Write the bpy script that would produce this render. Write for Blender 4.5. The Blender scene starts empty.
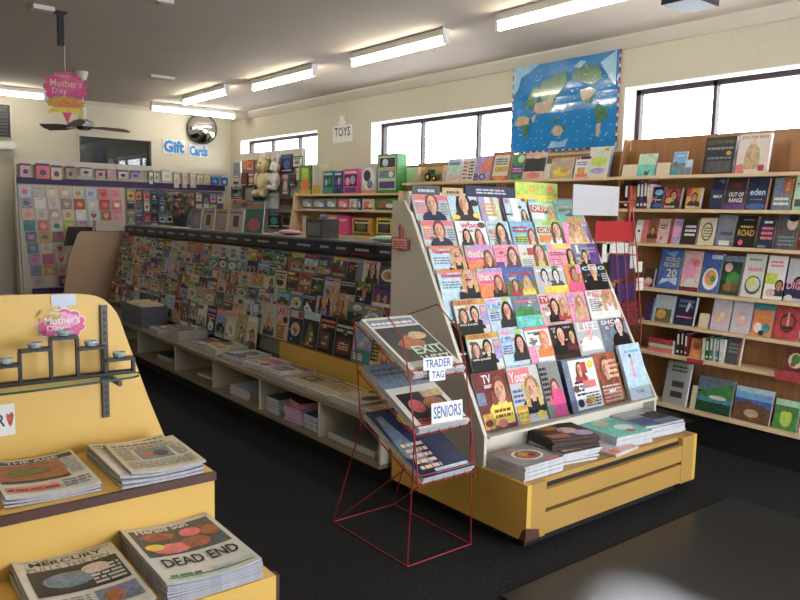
import bpy, math, random
from mathutils import Matrix, Vector
# ---------------------------------------------------------------- camera
F_PX, PITCH, ROLL, YAW, EYE = 743.65, .116275, .0212626, .672494, 1.6
cy, sy = math.cos(YAW), math.sin(YAW)
FW = Vector((sy*math.cos(PITCH), cy*math.cos(PITCH), -math.sin(PITCH)))
R0 = Vector((cy, -sy, 0)); U0 = R0.cross(FW)
RT = math.cos(ROLL)*R0 + math.sin(ROLL)*U0
UP = -math.sin(ROLL)*R0 + math.cos(ROLL)*U0
cd = bpy.data.cameras.new('camera'); cam = bpy.data.objects.new('camera', cd)
bpy.context.scene.collection.objects.link(cam)
cd.sensor_width = 36; cd.lens = 36*F_PX/800; cd.clip_start = .05; cd.clip_end = 100
m4 = Matrix.Identity(4)
for r in range(3):
    m4[r][0], m4[r][1], m4[r][2] = RT[r], UP[r], -FW[r]
m4[0][3], m4[1][3], m4[2][3] = 0, 0, EYE
cam.matrix_world = m4
sc = bpy.context.scene; sc.camera = cam
sc.view_settings.view_transform = 'Standard'; sc.view_settings.look = 'None'
sc.view_settings.gamma = 1; sc.view_settings.use_curve_mapping = False
sc.view_settings.exposure = -.4
# ---------------------------------------------------------------- sky and daylight
w = bpy.data.worlds.new('sky'); sc.world = w; w.use_nodes = True
bg = w.node_tree.nodes['Background']; bg.inputs[0].default_value = (.92, .96, 1, 1); bg.inputs[1].default_value = 14.0
def area(name, loc, rot, sx, sy_, power, col):
    l = bpy.data.lights.new(name, 'AREA'); l.shape = 'RECTANGLE'; l.size = sx; l.size_y = sy_; l.energy = power; l.color = col
    o = bpy.data.objects.new(name, l); sc.collection.objects.link(o); o.location = loc; o.rotation_euler = rot
    return o
# daylight coming in through the shop front behind the camera
area('shopfront_daylight', (3.2, -1.95, 1.75), (math.radians(84), 0, 0), 3.2, 1.5, 30, (.9, .95, 1))
sl = bpy.data.lights.new('glare_sun', 'SUN'); sl.energy = 14.0; sl.angle = math.radians(7); sl.color = (.95, .97, 1)
so = bpy.data.objects.new('glare_sun', sl); sc.collection.objects.link(so); so.rotation_euler = Vector((-2.25, -1.58, -2.02)).to_track_quat('-Z', 'Y').to_euler()  # added and aimed through the near window to put glare on the mat
LAMP_W = 10.0

C = sc.collection
def ray(px, py): return FW + RT*((px-400)/F_PX) + UP*((300-py)/F_PX)
def hit(px, py, ax, v):
    d = ray(px, py); o = Vector((0, 0, EYE)); return o + d*((v-o[ax])/d[ax])
def AX(px, py, v): return hit(px, py, 0, v)
def AY(px, py, v): return hit(px, py, 1, v)
def AZ(px, py, v): return hit(px, py, 2, v)
# ---------------------------------------------------------------- materials
def lin(h):
    return tuple(((c/12.92) if c <= .04045 else ((c+.055)/1.055)**2.4) for c in (int(h[i:i+2], 16)/255 for i in (0, 2, 4)))
PAL = dict(white='e8e8e6', offwhite='d8d5cc', cream='dccfae', tan='c3a67c', brown='6b4630', darkbrown='3a261c', black='141416', charcoal='2c2d31',
 grey='8b8c8e', lightgrey='bfc1c4', darkgrey='505257', red='b3262d', darkred='6e1a22', coral='e2666a', pink='e690b4', magenta='d8267f', hotpink='e0407c',
 purple='5b2f86', lilac='a995cc', violet='3c2158', navy='1c2750', blue='2a5aa8', skyblue='6fb0dc', paleblue='b8d4e6', teal='2f8f95', turquoise='62c8bf',
 green='3f8a3c', lime='b6cf3a', darkgreen='1f4a2c', mint='b5dcb8', yellow='e8cf2e', gold='cf9f2f', orange='e07a28', rust='a4552b', skin='d8a58a',
 tanskin='b87c5c', blond='c9a261', brunette='3a2519', redhair='8f4222', olive='6d6b3a', rose='d9b2b0', mist='cbc6d2', pale='e2d3cc', peach='e8bf9c', bluegrey='6e7f96')
_m = {}
def mk(name, col, rough=.5, metal=0, spec=.5, noise=None, bump=None, coat=0):
    m = bpy.data.materials.new(name); m.use_nodes = True; nt = m.node_tree; b = nt.nodes['Principled BSDF']
    b.inputs['Roughness'].default_value = rough; b.inputs['Metallic'].default_value = metal
    b.inputs['Specular IOR Level'].default_value = spec; b.inputs['Coat Weight'].default_value = coat
    c = lin(col) if isinstance(col, str) else col
    b.inputs['Base Color'].default_value = (*c, 1)
    if noise or bump:
        tc = nt.nodes.new('ShaderNodeTexCoord'); n = nt.nodes.new('ShaderNodeTexNoise')
        n.inputs['Scale'].default_value = (noise or bump)[0]; n.inputs['Detail'].default_value = 5
        nt.links.new(tc.outputs['Object'], n.inputs['Vector'])
        if noise:
            rp = nt.nodes.new('ShaderNodeValToRGB'); k = noise[1]
            rp.color_ramp.elements[0].color = (*[x*(1-k) for x in c], 1); rp.color_ramp.elements[1].color = (*[min(1, x*(1+k)) for x in c], 1)
            rp.color_ramp.elements[0].position = .3; rp.color_ramp.elements[1].position = .7
            nt.links.new(n.outputs['Fac'], rp.inputs[0]); nt.links.new(rp.outputs[0], b.inputs['Base Color'])
        if bump:
            bp = nt.nodes.new('ShaderNodeBump'); bp.inputs['Strength'].default_value = bump[1]; bp.inputs['Distance'].default_value = .01
            nt.links.new(n.outputs['Fac'], bp.inputs['Height']); nt.links.new(bp.outputs[0], b.inputs['Normal'])
    return m
def mat(n):
    if not isinstance(n, str): return n
    if n not in _m:
        m = _m[n] = mk('print_'+n, PAL[n], .42, spec=.4); nt = m.node_tree; b = nt.nodes['Principled BSDF']; N = nt.nodes.new; K = nt.links.new
        tc = N('ShaderNodeTexCoord'); oi = N('ShaderNodeObjectInfo'); va = N('ShaderNodeVectorMath'); va.operation = 'ADD'
        ml = N('ShaderNodeMath'); ml.operation = 'MULTIPLY'; ml.inputs[1].default_value = 7
        K(oi.outputs['Random'], ml.inputs[0]); K(tc.outputs['Object'], va.inputs[0]); K(ml.outputs[0], va.inputs[1])
        prev = None
        pale = .35 if n in ('mist', 'pale', 'white', 'offwhite', 'lightgrey', 'cream', 'grey') else 1
        for sc_, fac in ((26, .34*pale), (95, .36*pale)):
            nz = N('ShaderNodeTexNoise'); nz.inputs['Scale'].default_value = sc_; nz.inputs['Detail'].default_value = 3; K(va.outputs[0], nz.inputs['Vector'])
            ct = N('ShaderNodeBrightContrast'); ct.inputs['Contrast'].default_value = 1.3; K(nz.outputs['Color' if sc_ == 26 else 'Fac'], ct.inputs[0])
            mx = N('ShaderNodeMixRGB'); mx.blend_type = 'OVERLAY'; mx.inputs[0].default_value = fac
            if prev: K(prev, mx.inputs[1])
            else: mx.inputs[1].default_value = (*lin(PAL[n]), 1)
            K(ct.outputs[0], mx.inputs[2]); prev = mx.outputs[0]
        hs = N('ShaderNodeHueSaturation'); hs.inputs['Saturation'].default_value = .9; hs.inputs['Value'].default_value = .9; K(prev, hs.inputs['Color']); K(hs.outputs[0], b.inputs['Base Color'])
    return _m[n]
def glassy(name, col, a=.1, rough=.03):
    m = bpy.data.materials.new(name); m.use_nodes = True; nt = m.node_tree; nt.nodes.clear()
    o = nt.nodes.new('ShaderNodeOutputMaterial'); t = nt.nodes.new('ShaderNodeBsdfTransparent'); g = nt.nodes.new('ShaderNodeBsdfGlossy')
    t.inputs[0].default_value = (*col, 1); g.inputs['Roughness'].default_value = rough
    mx = nt.nodes.new('ShaderNodeMixShader'); mx.inputs[0].default_value = a
    nt.links.new(t.outputs[0], mx.inputs[1]); nt.links.new(g.outputs[0], mx.inputs[2]); nt.links.new(mx.outputs[0], o.inputs[0])
    return m
def emit(name, col, s):
    m = bpy.data.materials.new(name); m.use_nodes = True; b = m.node_tree.nodes['Principled BSDF']
    b.inputs['Base Color'].default_value = (*col, 1); b.inputs['Emission Color'].default_value = (*col, 1); b.inputs['Emission Strength'].default_value = s
    return m
def blockwall():
    m = mk('painted_blockwork', 'c9c3b1', .75); nt = m.node_tree; b = nt.nodes['Principled BSDF']
    tc = nt.nodes.new('ShaderNodeTexCoord'); br = nt.nodes.new('ShaderNodeTexBrick'); cb = nt.nodes.new('ShaderNodeCombineXYZ'); sp = nt.nodes.new('ShaderNodeSeparateXYZ'); ad = nt.nodes.new('ShaderNodeMath')
    nt.links.new(tc.outputs['Object'], sp.inputs[0]); nt.links.new(sp.outputs[0], ad.inputs[0]); nt.links.new(sp.outputs[1], ad.inputs[1])
    nt.links.new(ad.outputs[0], cb.inputs[0]); nt.links.new(sp.outputs[2], cb.inputs[1]); nt.links.new(cb.outputs[0], br.inputs['Vector'])
    br.inputs['Scale'].default_value = 1; br.inputs['Brick Width'].default_value = .4; br.inputs['Row Height'].default_value = .2; br.inputs['Mortar Size'].default_value = .003
    br.inputs['Color1'].default_value = (*lin('c9c3b1'), 1); br.inputs['Color2'].default_value = (*lin('c7c1af'), 1); br.inputs['Mortar'].default_value = (*lin('c1bba9'), 1)
    nt.links.new(br.outputs['Color'], b.inputs['Base Color'])
    return m
def woodgrain():
    m = mk('brown_wood_panel', '8a5a34', .45); nt = m.node_tree; b = nt.nodes['Principled BSDF']
    tc = nt.nodes.new('ShaderNodeTexCoord'); mp = nt.nodes.new('ShaderNodeMapping'); mp.inputs['Scale'].default_value = (12, 12, .8)
    n = nt.nodes.new('ShaderNodeTexNoise'); n.inputs['Scale'].default_value = 2; n.inputs['Detail'].default_value = 6
    rp = nt.nodes.new('ShaderNodeValToRGB'); rp.color_ramp.elements[0].color = (*lin('80562f'), 1); rp.color_ramp.elements[1].color = (*lin('b0825a'), 1)
    nt.links.new(tc.outputs['Object'], mp.inputs[0]); nt.links.new(mp.outputs[0], n.inputs[0]); nt.links.new(n.outputs['Fac'], rp.inputs[0]); nt.links.new(rp.outputs[0], b.inputs['Base Color'])
    return m
def ribbed():
    m = mk('ribbed_rubber_mat', '1a1c20', .36, spec=.6); nt = m.node_tree; b = nt.nodes['Principled BSDF']
    b.inputs['IOR'].default_value = 1.5
    tc = nt.nodes.new('ShaderNodeTexCoord'); ch = nt.nodes.new('ShaderNodeTexVoronoi'); ch.inputs['Scale'].default_value = 42; ch.inputs['Randomness'].default_value = 0
    bp = nt.nodes.new('ShaderNodeBump'); bp.inputs['Strength'].default_value = .35; bp.inputs['Distance'].default_value = .002
    nt.links.new(tc.outputs['Object'], ch.inputs[0]); nt.links.new(ch.outputs['Distance'], bp.inputs['Height']); nt.links.new(bp.outputs[0], b.inputs['Normal'])
    return m
WALL = blockwall(); WOOD = woodgrain(); MATM = ribbed()
CEIL = mk('ceiling_paint', 'c0b3a6', .85, noise=(3, .03)); CARPET = mk('charcoal_carpet', '262628', .95, spec=.1, noise=(60, .35), bump=(220, .5))
YEL = mk('yellow_laminate', 'd8b05c', .45, noise=(2, .05)); YELB = mk('display_base_laminate', 'a37f42', .5, noise=(3, .06)); YELD = mk('yellow_panel', 'c69f4a', .5, noise=(2, .06)); EDGE = mk('brown_edge_strip', '4c2d26', .5, noise=(8, .1))
LAM = mk('warm_white_laminate', 'c9c3b6', .45, noise=(3, .03)); SHELF = mk('pale_maple_shelf', 'd9c19a', .45, noise=(6, .06)); KICK = mk('black_kickboard', '0c0c0d', .6, noise=(5, .1))
GREYP = mk('grey_laminate', 'c2bcb0', .5, noise=(3, .04)); BEIGE = mk('beige_melamine', 'c7ab90', .5, noise=(3, .04)); BENCH = mk('bench_top', '8c7c66', .4, noise=(5, .08))
ALU = mk('dark_window_frame', '35292c', .4, .3, noise=(5, .05)); WREV = mk('white_reveal', 'e2e0da', .6, noise=(4, .02)); REDW = mk('red_wire', '8c1d24', .35, .1, noise=(8, .08))
BLKM = mk('black_metal', '1b1c20', .4, .4, noise=(8, .1)); STEEL = mk('slotted_steel', '453f3a', .45, .2, noise=(20, .15)); CHROME = mk('chrome', 'c8c8cc', .12, 1, noise=(6, .03))
PAPER = mk('page_edges', 'b9babf', .6, noise=(30, .12)); NEWS = mk('newsprint_edges', 'a6a8b2', .7, noise=(60, .15)); MIRR = mk('mirror_face', 'e6e8ea', .02, 1, noise=(2, .01))
PLUSH = mk('cream_plush', 'cdbd96', .95, noise=(20, .15), bump=(80, .6)); GLASSM = glassy('window_glass', (.97, .98, 1), .06); ACRY = glassy('clear_acrylic', (.93, .95, .96), .12, .05)
GLS = glassy('green_edged_glass', (.86, .92, .84), .14); GEDGE = mk('glass_edge_green', '2c4a3c', .15, noise=(6, .1)); TUBE = emit('fluorescent_tube', (1, .93, .78), LAMP_W*4); WAX = mk('glass_tealight_cup', 'a8b4ba', .15, .2, noise=(8, .1))
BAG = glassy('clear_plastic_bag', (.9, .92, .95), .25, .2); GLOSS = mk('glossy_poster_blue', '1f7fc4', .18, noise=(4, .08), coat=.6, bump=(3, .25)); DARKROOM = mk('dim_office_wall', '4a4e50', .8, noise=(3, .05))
# ---------------------------------------------------------------- mesh builder
class MB:
    bend = None
    def __init__(s, M=None): s.v = []; s.f = []; s.fm = []; s.ms = []; s.M = M; s.smooth = False
    def mi(s, m):
        m = mat(m)
        if m not in s.ms: s.ms.append(m)
        return s.ms.index(m)
    def add(s, vs, fs, m):
        b = len(s.v); i = s.mi(m)
        for p in vs:
            p = Vector(p)
            if s.bend: p.z += s.bend[1]*((2*p.x/s.bend[0]-.15)**2-.0)+s.bend[2]*(p.y/s.bend[3])**2
            s.v.append(s.M @ p if s.M else p)
        for f in fs: s.f.append([b+k for k in f]); s.fm.append(i)
        return s
    def box(s, x0, x1, y0, y1, z0, z1, m):
        x0, x1 = sorted((x0, x1)); y0, y1 = sorted((y0, y1)); z0, z1 = sorted((z0, z1))
        return s.add([(x0,y0,z0),(x1,y0,z0),(x1,y1,z0),(x0,y1,z0),(x0,y0,z1),(x1,y0,z1),(x1,y1,z1),(x0,y1,z1)],
              [(0,3,2,1),(4,5,6,7),(0,1,5,4),(1,2,6,5),(2,3,7,6),(3,0,4,7)], m)
    def prism(s, poly, ax, a, b, m):     # polygon in the two other axes, extruded along ax
        def p3(q, t):
            l = list(q); l.insert(ax, t); return tuple(l)
        n = len(poly); vs = [p3(q, a) for q in poly]+[p3(q, b) for q in poly]
        return s.add(vs, [tuple(range(n)), tuple(range(2*n-1, n-1, -1))]+[(i, i+n, (i+1) % n+n, (i+1) % n) for i in range(n)], m)
    def poly(s, pts, m): return s.add(pts, [tuple(range(len(pts)))], m)
    def cyl(s, c, r, h, m, ax=2, n=16, r2=None):
        r2 = r if r2 is None else r2; vs = []
        for k, (rr, t) in enumerate(((r, 0), (r2, h))):
            for i in range(n):
                a = 2*math.pi*i/n; q = [rr*math.cos(a), rr*math.sin(a)]; q.insert(ax, t); vs.append((c[0]+q[0], c[1]+q[1], c[2]+q[2]))
        return s.add(vs, [tuple(range(n-1, -1, -1)), tuple(range(n, 2*n))]+[(i, (i+1) % n, (i+1) % n+n, i+n) for i in range(n)], m)
    def tube(s, path, r, m, n=6, closed=False):
        P = [Vector(p) for p in path]; L = len(P); vs = []; fs = []
        for i, p in enumerate(P):
            a = P[(i-1) % L] if (closed or i > 0) else p; b = P[(i+1) % L] if (closed or i < L-1) else p
            t = (b-a).normalized(); u = t.cross(Vector((0, 0, 1)))
            if u.length < .05: u = t.cross(Vector((1, 0, 0)))
            u.normalize(); w_ = t.cross(u)
            for k in range(n):
                an = 2*math.pi*k/n; vs.append(p+u*(r*math.cos(an))+w_*(r*math.sin(an)))
        for i in range(L if closed else L-1):
            j = (i+1) % L
            for k in range(n): fs.append((i*n+k, i*n+(k+1) % n, j*n+(k+1) % n, j*n+k))
        if not closed: fs += [tuple(range(n-1, -1, -1)), tuple((L-1)*n+k for k in range(n))]
        return s.add(vs, fs, m)
    def ball(s, c, rx, ry, rz, m, n=12, k=8, f0=0, f1=1):
        vs = []; fs = []
        for j in range(k+1):
            t = math.pi*(f0+(f1-f0)*j/k)
            for i in range(n):
                a = 2*math.pi*i/n; vs.append((c[0]+rx*math.sin(t)*math.cos(a), c[1]+ry*math.sin(t)*math.sin(a), c[2]+rz*math.cos(t)))
        for j in range(k):
            for i in range(n): fs.append((j*n+i, (j+1)*n+i, (j+1)*n+(i+1) % n, j*n+(i+1) % n))
        return s.add(vs, fs, m)
    def build(s, name, parent=None, origin=None, smooth=False):
        if origin is None and parent is None:
            xs = [p[0] for p in s.v]; ys = [p[1] for p in s.v]; zs = [p[2] for p in s.v]
            origin = ((min(xs)+max(xs))/2, (min(ys)+max(ys))/2, min(zs))
        o3 = Vector(origin) if parent is None else Vector((0, 0, 0)); q = parent
        while q is not None: o3 = o3+q.location; q = q.parent
        me = bpy.data.meshes.new(name); me.from_pydata([tuple(p-o3) for p in s.v], [], s.f)
        for m in s.ms: me.materials.append(m)
        me.polygons.foreach_set('material_index', s.fm)
        if smooth: me.polygons.foreach_set('use_smooth', [True]*len(s.f))
        me.update(); ob = bpy.data.objects.new(name, me); C.objects.link(ob)
        if parent is None: ob.location = o3
        else: ob.parent = parent
        return ob
def tag(o, label, cat, group=None, kind=None):
    if label: o['label'] = label
    if cat: o['category'] = cat
    if group: o['group'] = group
    if kind: o['kind'] = kind
    return o
def thing(name, loc, label, cat, group=None):
    o = bpy.data.objects.new(name, None); C.objects.link(o); o.location = loc; o.empty_display_size = .1
    return tag(o, label, cat, group)
def struct(name, mb, parent=None):
    o = mb.build(name, parent)
    if parent is None: o['kind'] = 'structure'
    return o
# ---------------------------------------------------------------- lettering
_t = {}
def glyphs(txt, bold=.018):
    if txt not in _t:
        cu = bpy.data.curves.new('lettering', 'FONT'); cu.body = txt; cu.offset = bold; cu.resolution_u = 2
        ob = bpy.data.objects.new('lettering', cu); C.objects.link(ob)
        dg = bpy.context.evaluated_depsgraph_get(); me = bpy.data.meshes.new_from_object(ob.evaluated_get(dg))
        vs = [tuple(v.co) for v in me.vertices]; fs = [tuple(p.vertices) for p in me.polygons]
        bpy.data.objects.remove(ob); bpy.data.curves.remove(cu); bpy.data.meshes.remove(me)
        xs = [v[0] for v in vs]; ys = [v[1] for v in vs]; x0, x1, y0, y1 = min(xs), max(xs), min(ys), max(ys)
        _t[txt] = ([((v[0]-x0)/(x1-x0), (v[1]-y0)/(y1-y0)) for v in vs], fs)
    return _t[txt]
# ---------------------------------------------------------------- printed covers, local frame: x across, y up, z out of the cover
LZ = .0005
def cover(mb, w, h, items, x0=None):
    if x0 is None: x0 = -w/2
    for k, it in enumerate(items):
        z = LZ*(1+k*.6); t = it[0]
        X = lambda u: x0+u*w
        Y = lambda v: v*h
        if t == 'r' and mb.bend:
            _, a, b, c, d, m = it; nx = max(1, int((c-a)*10)); ny = max(1, int((d-b)*6))
            for i in range(nx):
                for j in range(ny):
                    xa, xb, ya, yb_ = a+(c-a)*i/nx, a+(c-a)*(i+1)/nx, b+(d-b)*j/ny, b+(d-b)*(j+1)/ny
                    mb.poly([(X(xa), Y(ya), z), (X(xb), Y(ya), z), (X(xb), Y(yb_), z), (X(xa), Y(yb_), z)], m)
        elif t == 'r': _, a, b, c, d, m = it; mb.poly([(X(a), Y(b), z), (X(c), Y(b), z), (X(c), Y(d), z), (X(a), Y(d), z)], m)
        elif t == 'p': mb.poly([(X(a), Y(b), z) for a, b in it[1]], it[2])
        elif t == 'e':
            _, a, b, c, d, m = it
            mb.poly([(X(a+c*math.cos(i*math.pi/6)), Y(b+d*math.sin(i*math.pi/6)), z) for i in range(12)], m)
        elif t == 'l':      # lines too small to read
            _, a, b, c, d, m, n = it; rn = random.Random(int(a*97+b*31+c*7+n)); dy = (d-b)/n
            for i in range(n):
                yy = b+i*dy; x = a
                while x < c-.02:
                    q = min(c, x+rn.uniform(.05, .16)); mb.poly([(X(x), Y(yy), z), (X(q), Y(yy), z), (X(q), Y(yy+dy*.55), z), (X(x), Y(yy+dy*.55), z)], m); x = q+.02
        elif t == 't':
            _, tx, a, b, c, d, m = it; vs, fs = glyphs(tx)
            mb.add([(X(a+v[0]*(c-a)), Y(b+v[1]*(d-b)), z) for v in vs], fs, m)
        elif t == 'f':      # portrait: hair, clothes, face, features
            _, cx, by, s_, hair, cl, sk = it; a = w/h
            E_ = lambda ex, ey, rx, ry, m, dz: mb.poly([(X(cx+(ex+rx*math.cos(i*math.pi/6))*s_), Y(min(.995, by+(ey+ry*math.sin(i*math.pi/6))*s_*a)), z+dz*LZ) for i in range(12)], m)
            mb.poly([(X(min(1, max(0, cx+q*s_))), Y(max(0, by+e*s_*a)), z+.1*LZ) for q, e in ((-1.05, -.1), (1.05, -.1), (.98, .45), (.7, .72), (.3, .85), (-.3, .85), (-.7, .72), (-.98, .45))], cl)
            if hair in ('blond', 'brunette', 'redhair', 'brown') and sk != 'tanskin' and cl != 'navy':
                mb.poly([(X(min(1, max(0, cx+q*s_))), Y(min(.995, by+e*s_*a)), z+.2*LZ) for q, e in ((-.7, .35), (-.35, .25), (-.3, 1.0), (.3, 1.0), (.35, .25), (.72, .3), (.68, 1.2), (.45, 1.8), (0, 2.0), (-.45, 1.8), (-.66, 1.2))], hair)
            E_(0, 1.38, .55, .74, hair, .2); mb.poly([(X(cx+q*s_), Y(by+e*s_*a), z+.3*LZ) for q, e in ((-.16, .55), (.16, .55), (.16, 1.0), (-.16, 1.0))], sk)
            E_(0, 1.28, .38, .58, sk, .45); E_(-.2, 1.2, .15, .3, 'tanskin' if sk == 'skin' else sk, .5)
            for q in (-.15, .17): E_(q, 1.38, .07, .03, 'brown', .6); E_(q, 1.5, .09, .02, hair, .62)
            E_(.02, 1.17, .05, .08, 'tanskin', .6); E_(0, 1.0, .12, .035, 'coral', .6)
def frame(base, right, up, flip=False):
    r = Vector(right).normalized(); u = Vector(up).normalized(); n = r.cross(u)
    M = Matrix.Identity(4)
    for i in range(3): M[i][0], M[i][1], M[i][2], M[i][3] = r[i], u[i], n[i], base[i]
    return M
def printed(name, M, w, h, th, bgc, items, label, cat, group=None, side=PAPER, tier=''):
    mb = MB(M); mb.box(-w/2, w/2, 0, h, -th, 0, side); mb.poly([(-w/2, 0, LZ*.4), (w/2, 0, LZ*.4), (w/2, h, LZ*.4), (-w/2, h, LZ*.4)], bgc)
    if name == 'magazine' and items:
        rc = random.Random(len(label)*131+int(M[0][3]*1000)+int(M[1][3]*1777)); ex = []
        for _ in range(9 if tier == 'd' else 4):
            a, b = rc.uniform(.03, .6), rc.uniform(.05, .72); k = rc.random()
            if k < .5: ex.append(('l', a, b, a+rc.uniform(.12, .3), b+rc.uniform(.05, .14), rc.choice(['white', 'white', 'yellow', 'black', 'red', 'paleblue']), rc.choice([1, 2, 3])))
            elif k < .8: ex.append(('r', a, b, a+rc.uniform(.1, .25), b+rc.uniform(.04, .12), rc.choice(['rose', 'grey', 'lightgrey', 'gold', 'bluegrey', 'skin', 'darkgrey', 'brown'])))
            else: ex.append(('e', a+.1, b+.05, .09, .07, rc.choice(['skin', 'tanskin', 'yellow', 'white', 'brown'])))
        kk = {'d': .46, 'n': .46, 'f': .58}.get(tier, 0)
        items = ex+items if 'front display' in str(group) else items+ex
        if kk: items = lift(items, kk)
    cover(mb, w, h, items); o = mb.build(name, None, M @ Vector((0, 0, -th/2))); return tag(o, label, cat, group)
def lift(items, k):      # printed matter gathered in the upper part of the cover, the part that shows above the next row
    out = []
    for it in items:
        t = it[0]; V = lambda v: k+(1-k)*v
        if t == 'p': out.append(('p', [(a, V(b)) for a, b in it[1]], it[2]))
        elif t == 'e': out.append(('e', it[1], V(it[2]), it[3], it[4]*(1-k), it[5]))
        elif t == 'f': out.append(('f', it[1], max(0, V(it[2])-.07), it[3]*(1-k)*1.5, it[4], it[5], it[6]))
        elif t == 't': out.append(('t', it[1], it[2], V(it[3]), it[4], V(it[5]), it[6]))
        elif t == 'r': out.append(('r', it[1], V(it[2]) if it[2] > 0 else 0, it[3], V(it[4]), it[5]))
        else: out.append(('l', it[1], V(it[2]), it[3], V(it[4]), it[5], it[6]))
    return [i for i in out if i[0] != 't']+[i for i in out if i[0] == 't']
HAIR = ['blond', 'brunette', 'redhair', 'black', 'brown']
DK = ['navy', 'blue', 'black', 'darkred', 'purple', 'darkgreen', 'charcoal', 'teal', 'brown', 'red', 'green']
def rnd_items(rn, bgc, tc, style):
    ti = [('l', .06, .80, .94, .97, tc, 1)] if rn.random() < .35 else [('r', .05, .82, .05+rn.uniform(.5, .88), .95, tc)]
    a = rn.choice(list(PAL)); b = rn.choice(list(PAL)); it = []
    if style == 'face':
        it += [('f', rn.uniform(.45, .7), .0, rn.uniform(.36, .5), rn.choice(HAIR), rn.choice(DK+['white', 'pink']), rn.choice(['skin', 'skin', 'tanskin'])), ('l', .05, .2, .36, .75, rn.choice(['white', 'black', tc]), 6), ('r', 0, 0, .45, .14, a)]
    elif style == 'duo':
        it += [('f', .3, .1, .28, rn.choice(HAIR), rn.choice(DK), 'skin'), ('f', .7, .1, .28, rn.choice(HAIR), rn.choice(DK), 'skin'), ('r', 0, 0, 1, .16, a), ('l', .05, .02, .95, .14, 'white', 2)]
    elif style == 'vehicle':
        it += [('r', 0, 0, 1, .4, 'grey'), ('r', 0, .4, 1, .75, rn.choice(['skyblue', 'green', 'tan', 'paleblue'])), ('p', [(.08, .25), (.92, .25), (.95, .4), (.75, .44), (.62, .56), (.3, .56), (.18, .44), (.06, .4)], a), ('e', .26, .25, .1, .075, 'black'), ('e', .74, .25, .1, .075, 'black'), ('l', .05, .03, .8, .14, 'white', 2)]
    elif style == 'food':
        it += [('e', .5, .38, .4, .3, 'white'), ('e', .5, .38, .3, .22, a), ('e', .44, .42, .12, .1, 'gold'), ('e', .6, .33, .1, .09, 'green'), ('l', .05, .03, .9, .1, tc, 1)]
    elif style == 'scene':
        it += [('r', 0, 0, 1, .35, rn.choice(['green', 'darkgreen', 'tan', 'teal', 'brown'])), ('p', [(0, .35), (.3, .6), (.55, .42), (.8, .65), (1, .35)], a), ('l', .06, .06, .6, .24, 'white', 3), ('e', .75, .7, .1, .07, 'yellow')]
    elif style == 'blocks':
        it += [('r', .05, .45, .48, .76, a), ('r', .52, .45, .95, .76, b), ('r', .05, .06, .6, .4, rn.choice(['white', 'yellow', 'skyblue'])), ('e', .76, .22, .18, .14, rn.choice(['skin', 'red', 'yellow'])), ('l', .1, .1, .55, .36, 'black', 4)]
    else:
        it += [('l', .1, .55, .9, .75, tc, 2), ('e', .5, .3, .3, .18, a), ('l', .2, .04, .8, .1, 'white', 1)]
    return it+ti
ORD = ['zeroth', 'first', 'second', 'third', 'fourth', 'fifth', 'sixth', 'seventh', 'eighth', 'ninth', 'tenth', 'eleventh', 'twelfth', 'thirteenth', 'fourteenth', 'fifteenth', 'sixteenth', 'seventeenth', 'eighteenth', 'nineteenth', 'twentieth', 'twenty-first', 'twenty-second', 'twenty-third']
NICE = {'lightgrey': 'light grey', 'darkgrey': 'dark grey', 'offwhite': 'off-white', 'darkred': 'dark red', 'hotpink': 'hot pink', 'skyblue': 'sky blue', 'paleblue': 'pale blue', 'darkgreen': 'dark green', 'darkbrown': 'dark brown', 'bluegrey': 'blue-grey', 'tanskin': 'tan'}
def nm(c): return NICE.get(c, c)

# ================================================================= ROOM
XW, YB, XL, YF, ZC = 5.1, 10.6, -3.2, -1.9, 3.0
struct('floor', MB().box(XL-.2, XW+.3, YF-.2, YB+1.6, -.1, 0, CARPET))
struct('ceiling', MB().box(XL-.2, XW+.3, YF-.2, YB+1.6, ZC, ZC+.1, CEIL))
struct('wall_left', MB().box(XL-.2, XL, YF, YB, 0, ZC, WALL))
# window wall with three clerestory openings
WZ0, WZ1 = 2.08, 2.62
OPEN = [(1.0, 3.62), (4.72, 7.0), (8.15, 10.28)]
mb = MB(); ys = YF
for a, b in OPEN:
    mb.box(XW, XW+.25, ys, a, 0, ZC, WALL); mb.box(XW, XW+.25, a, b, 0, WZ0, WALL); mb.box(XW, XW+.25, a, b, WZ1, ZC, WALL); ys = b
mb.box(XW, XW+.25, ys, YB+.2, 0, ZC, WALL); struct('wall_right', mb)
for i, ((a, b), mull) in enumerate(zip(OPEN, ([2.32-.56, 2.95], [5.42, 6.28], [8.85, 9.6]))):
    mb = MB(); t = .045; xa, xb = XW+.15, XW+.2
    mb.box(xa, xb, a, b, WZ1-t, WZ1, ALU).box(xa, xb, a, b, WZ0, WZ0+t, ALU).box(xa, xb, a, a+t, WZ0, WZ1, ALU).box(xa, xb, b-t, b, WZ0, WZ1, ALU)
    for y in mull: mb.box(xa, xb, y-.014, y+.014, WZ0, WZ1, ALU)
    # plastered white lining of the opening
    mb.box(XW+.001, xa, a, a+.006, WZ0, WZ1, WREV).box(XW+.001, xa, b-.006, b, WZ0, WZ1, WREV).box(XW+.001, xa, a, b, WZ1-.006, WZ1, WREV).box(XW+.001, xa, a, b, WZ0, WZ0+.006, WREV)
    wn = struct('window_%d' % (i+1), mb)
    MB().box(XW+.17, XW+.176, a+t, b-t, WZ0+t, WZ1-t, GLASSM).build('pane', wn)
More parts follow.
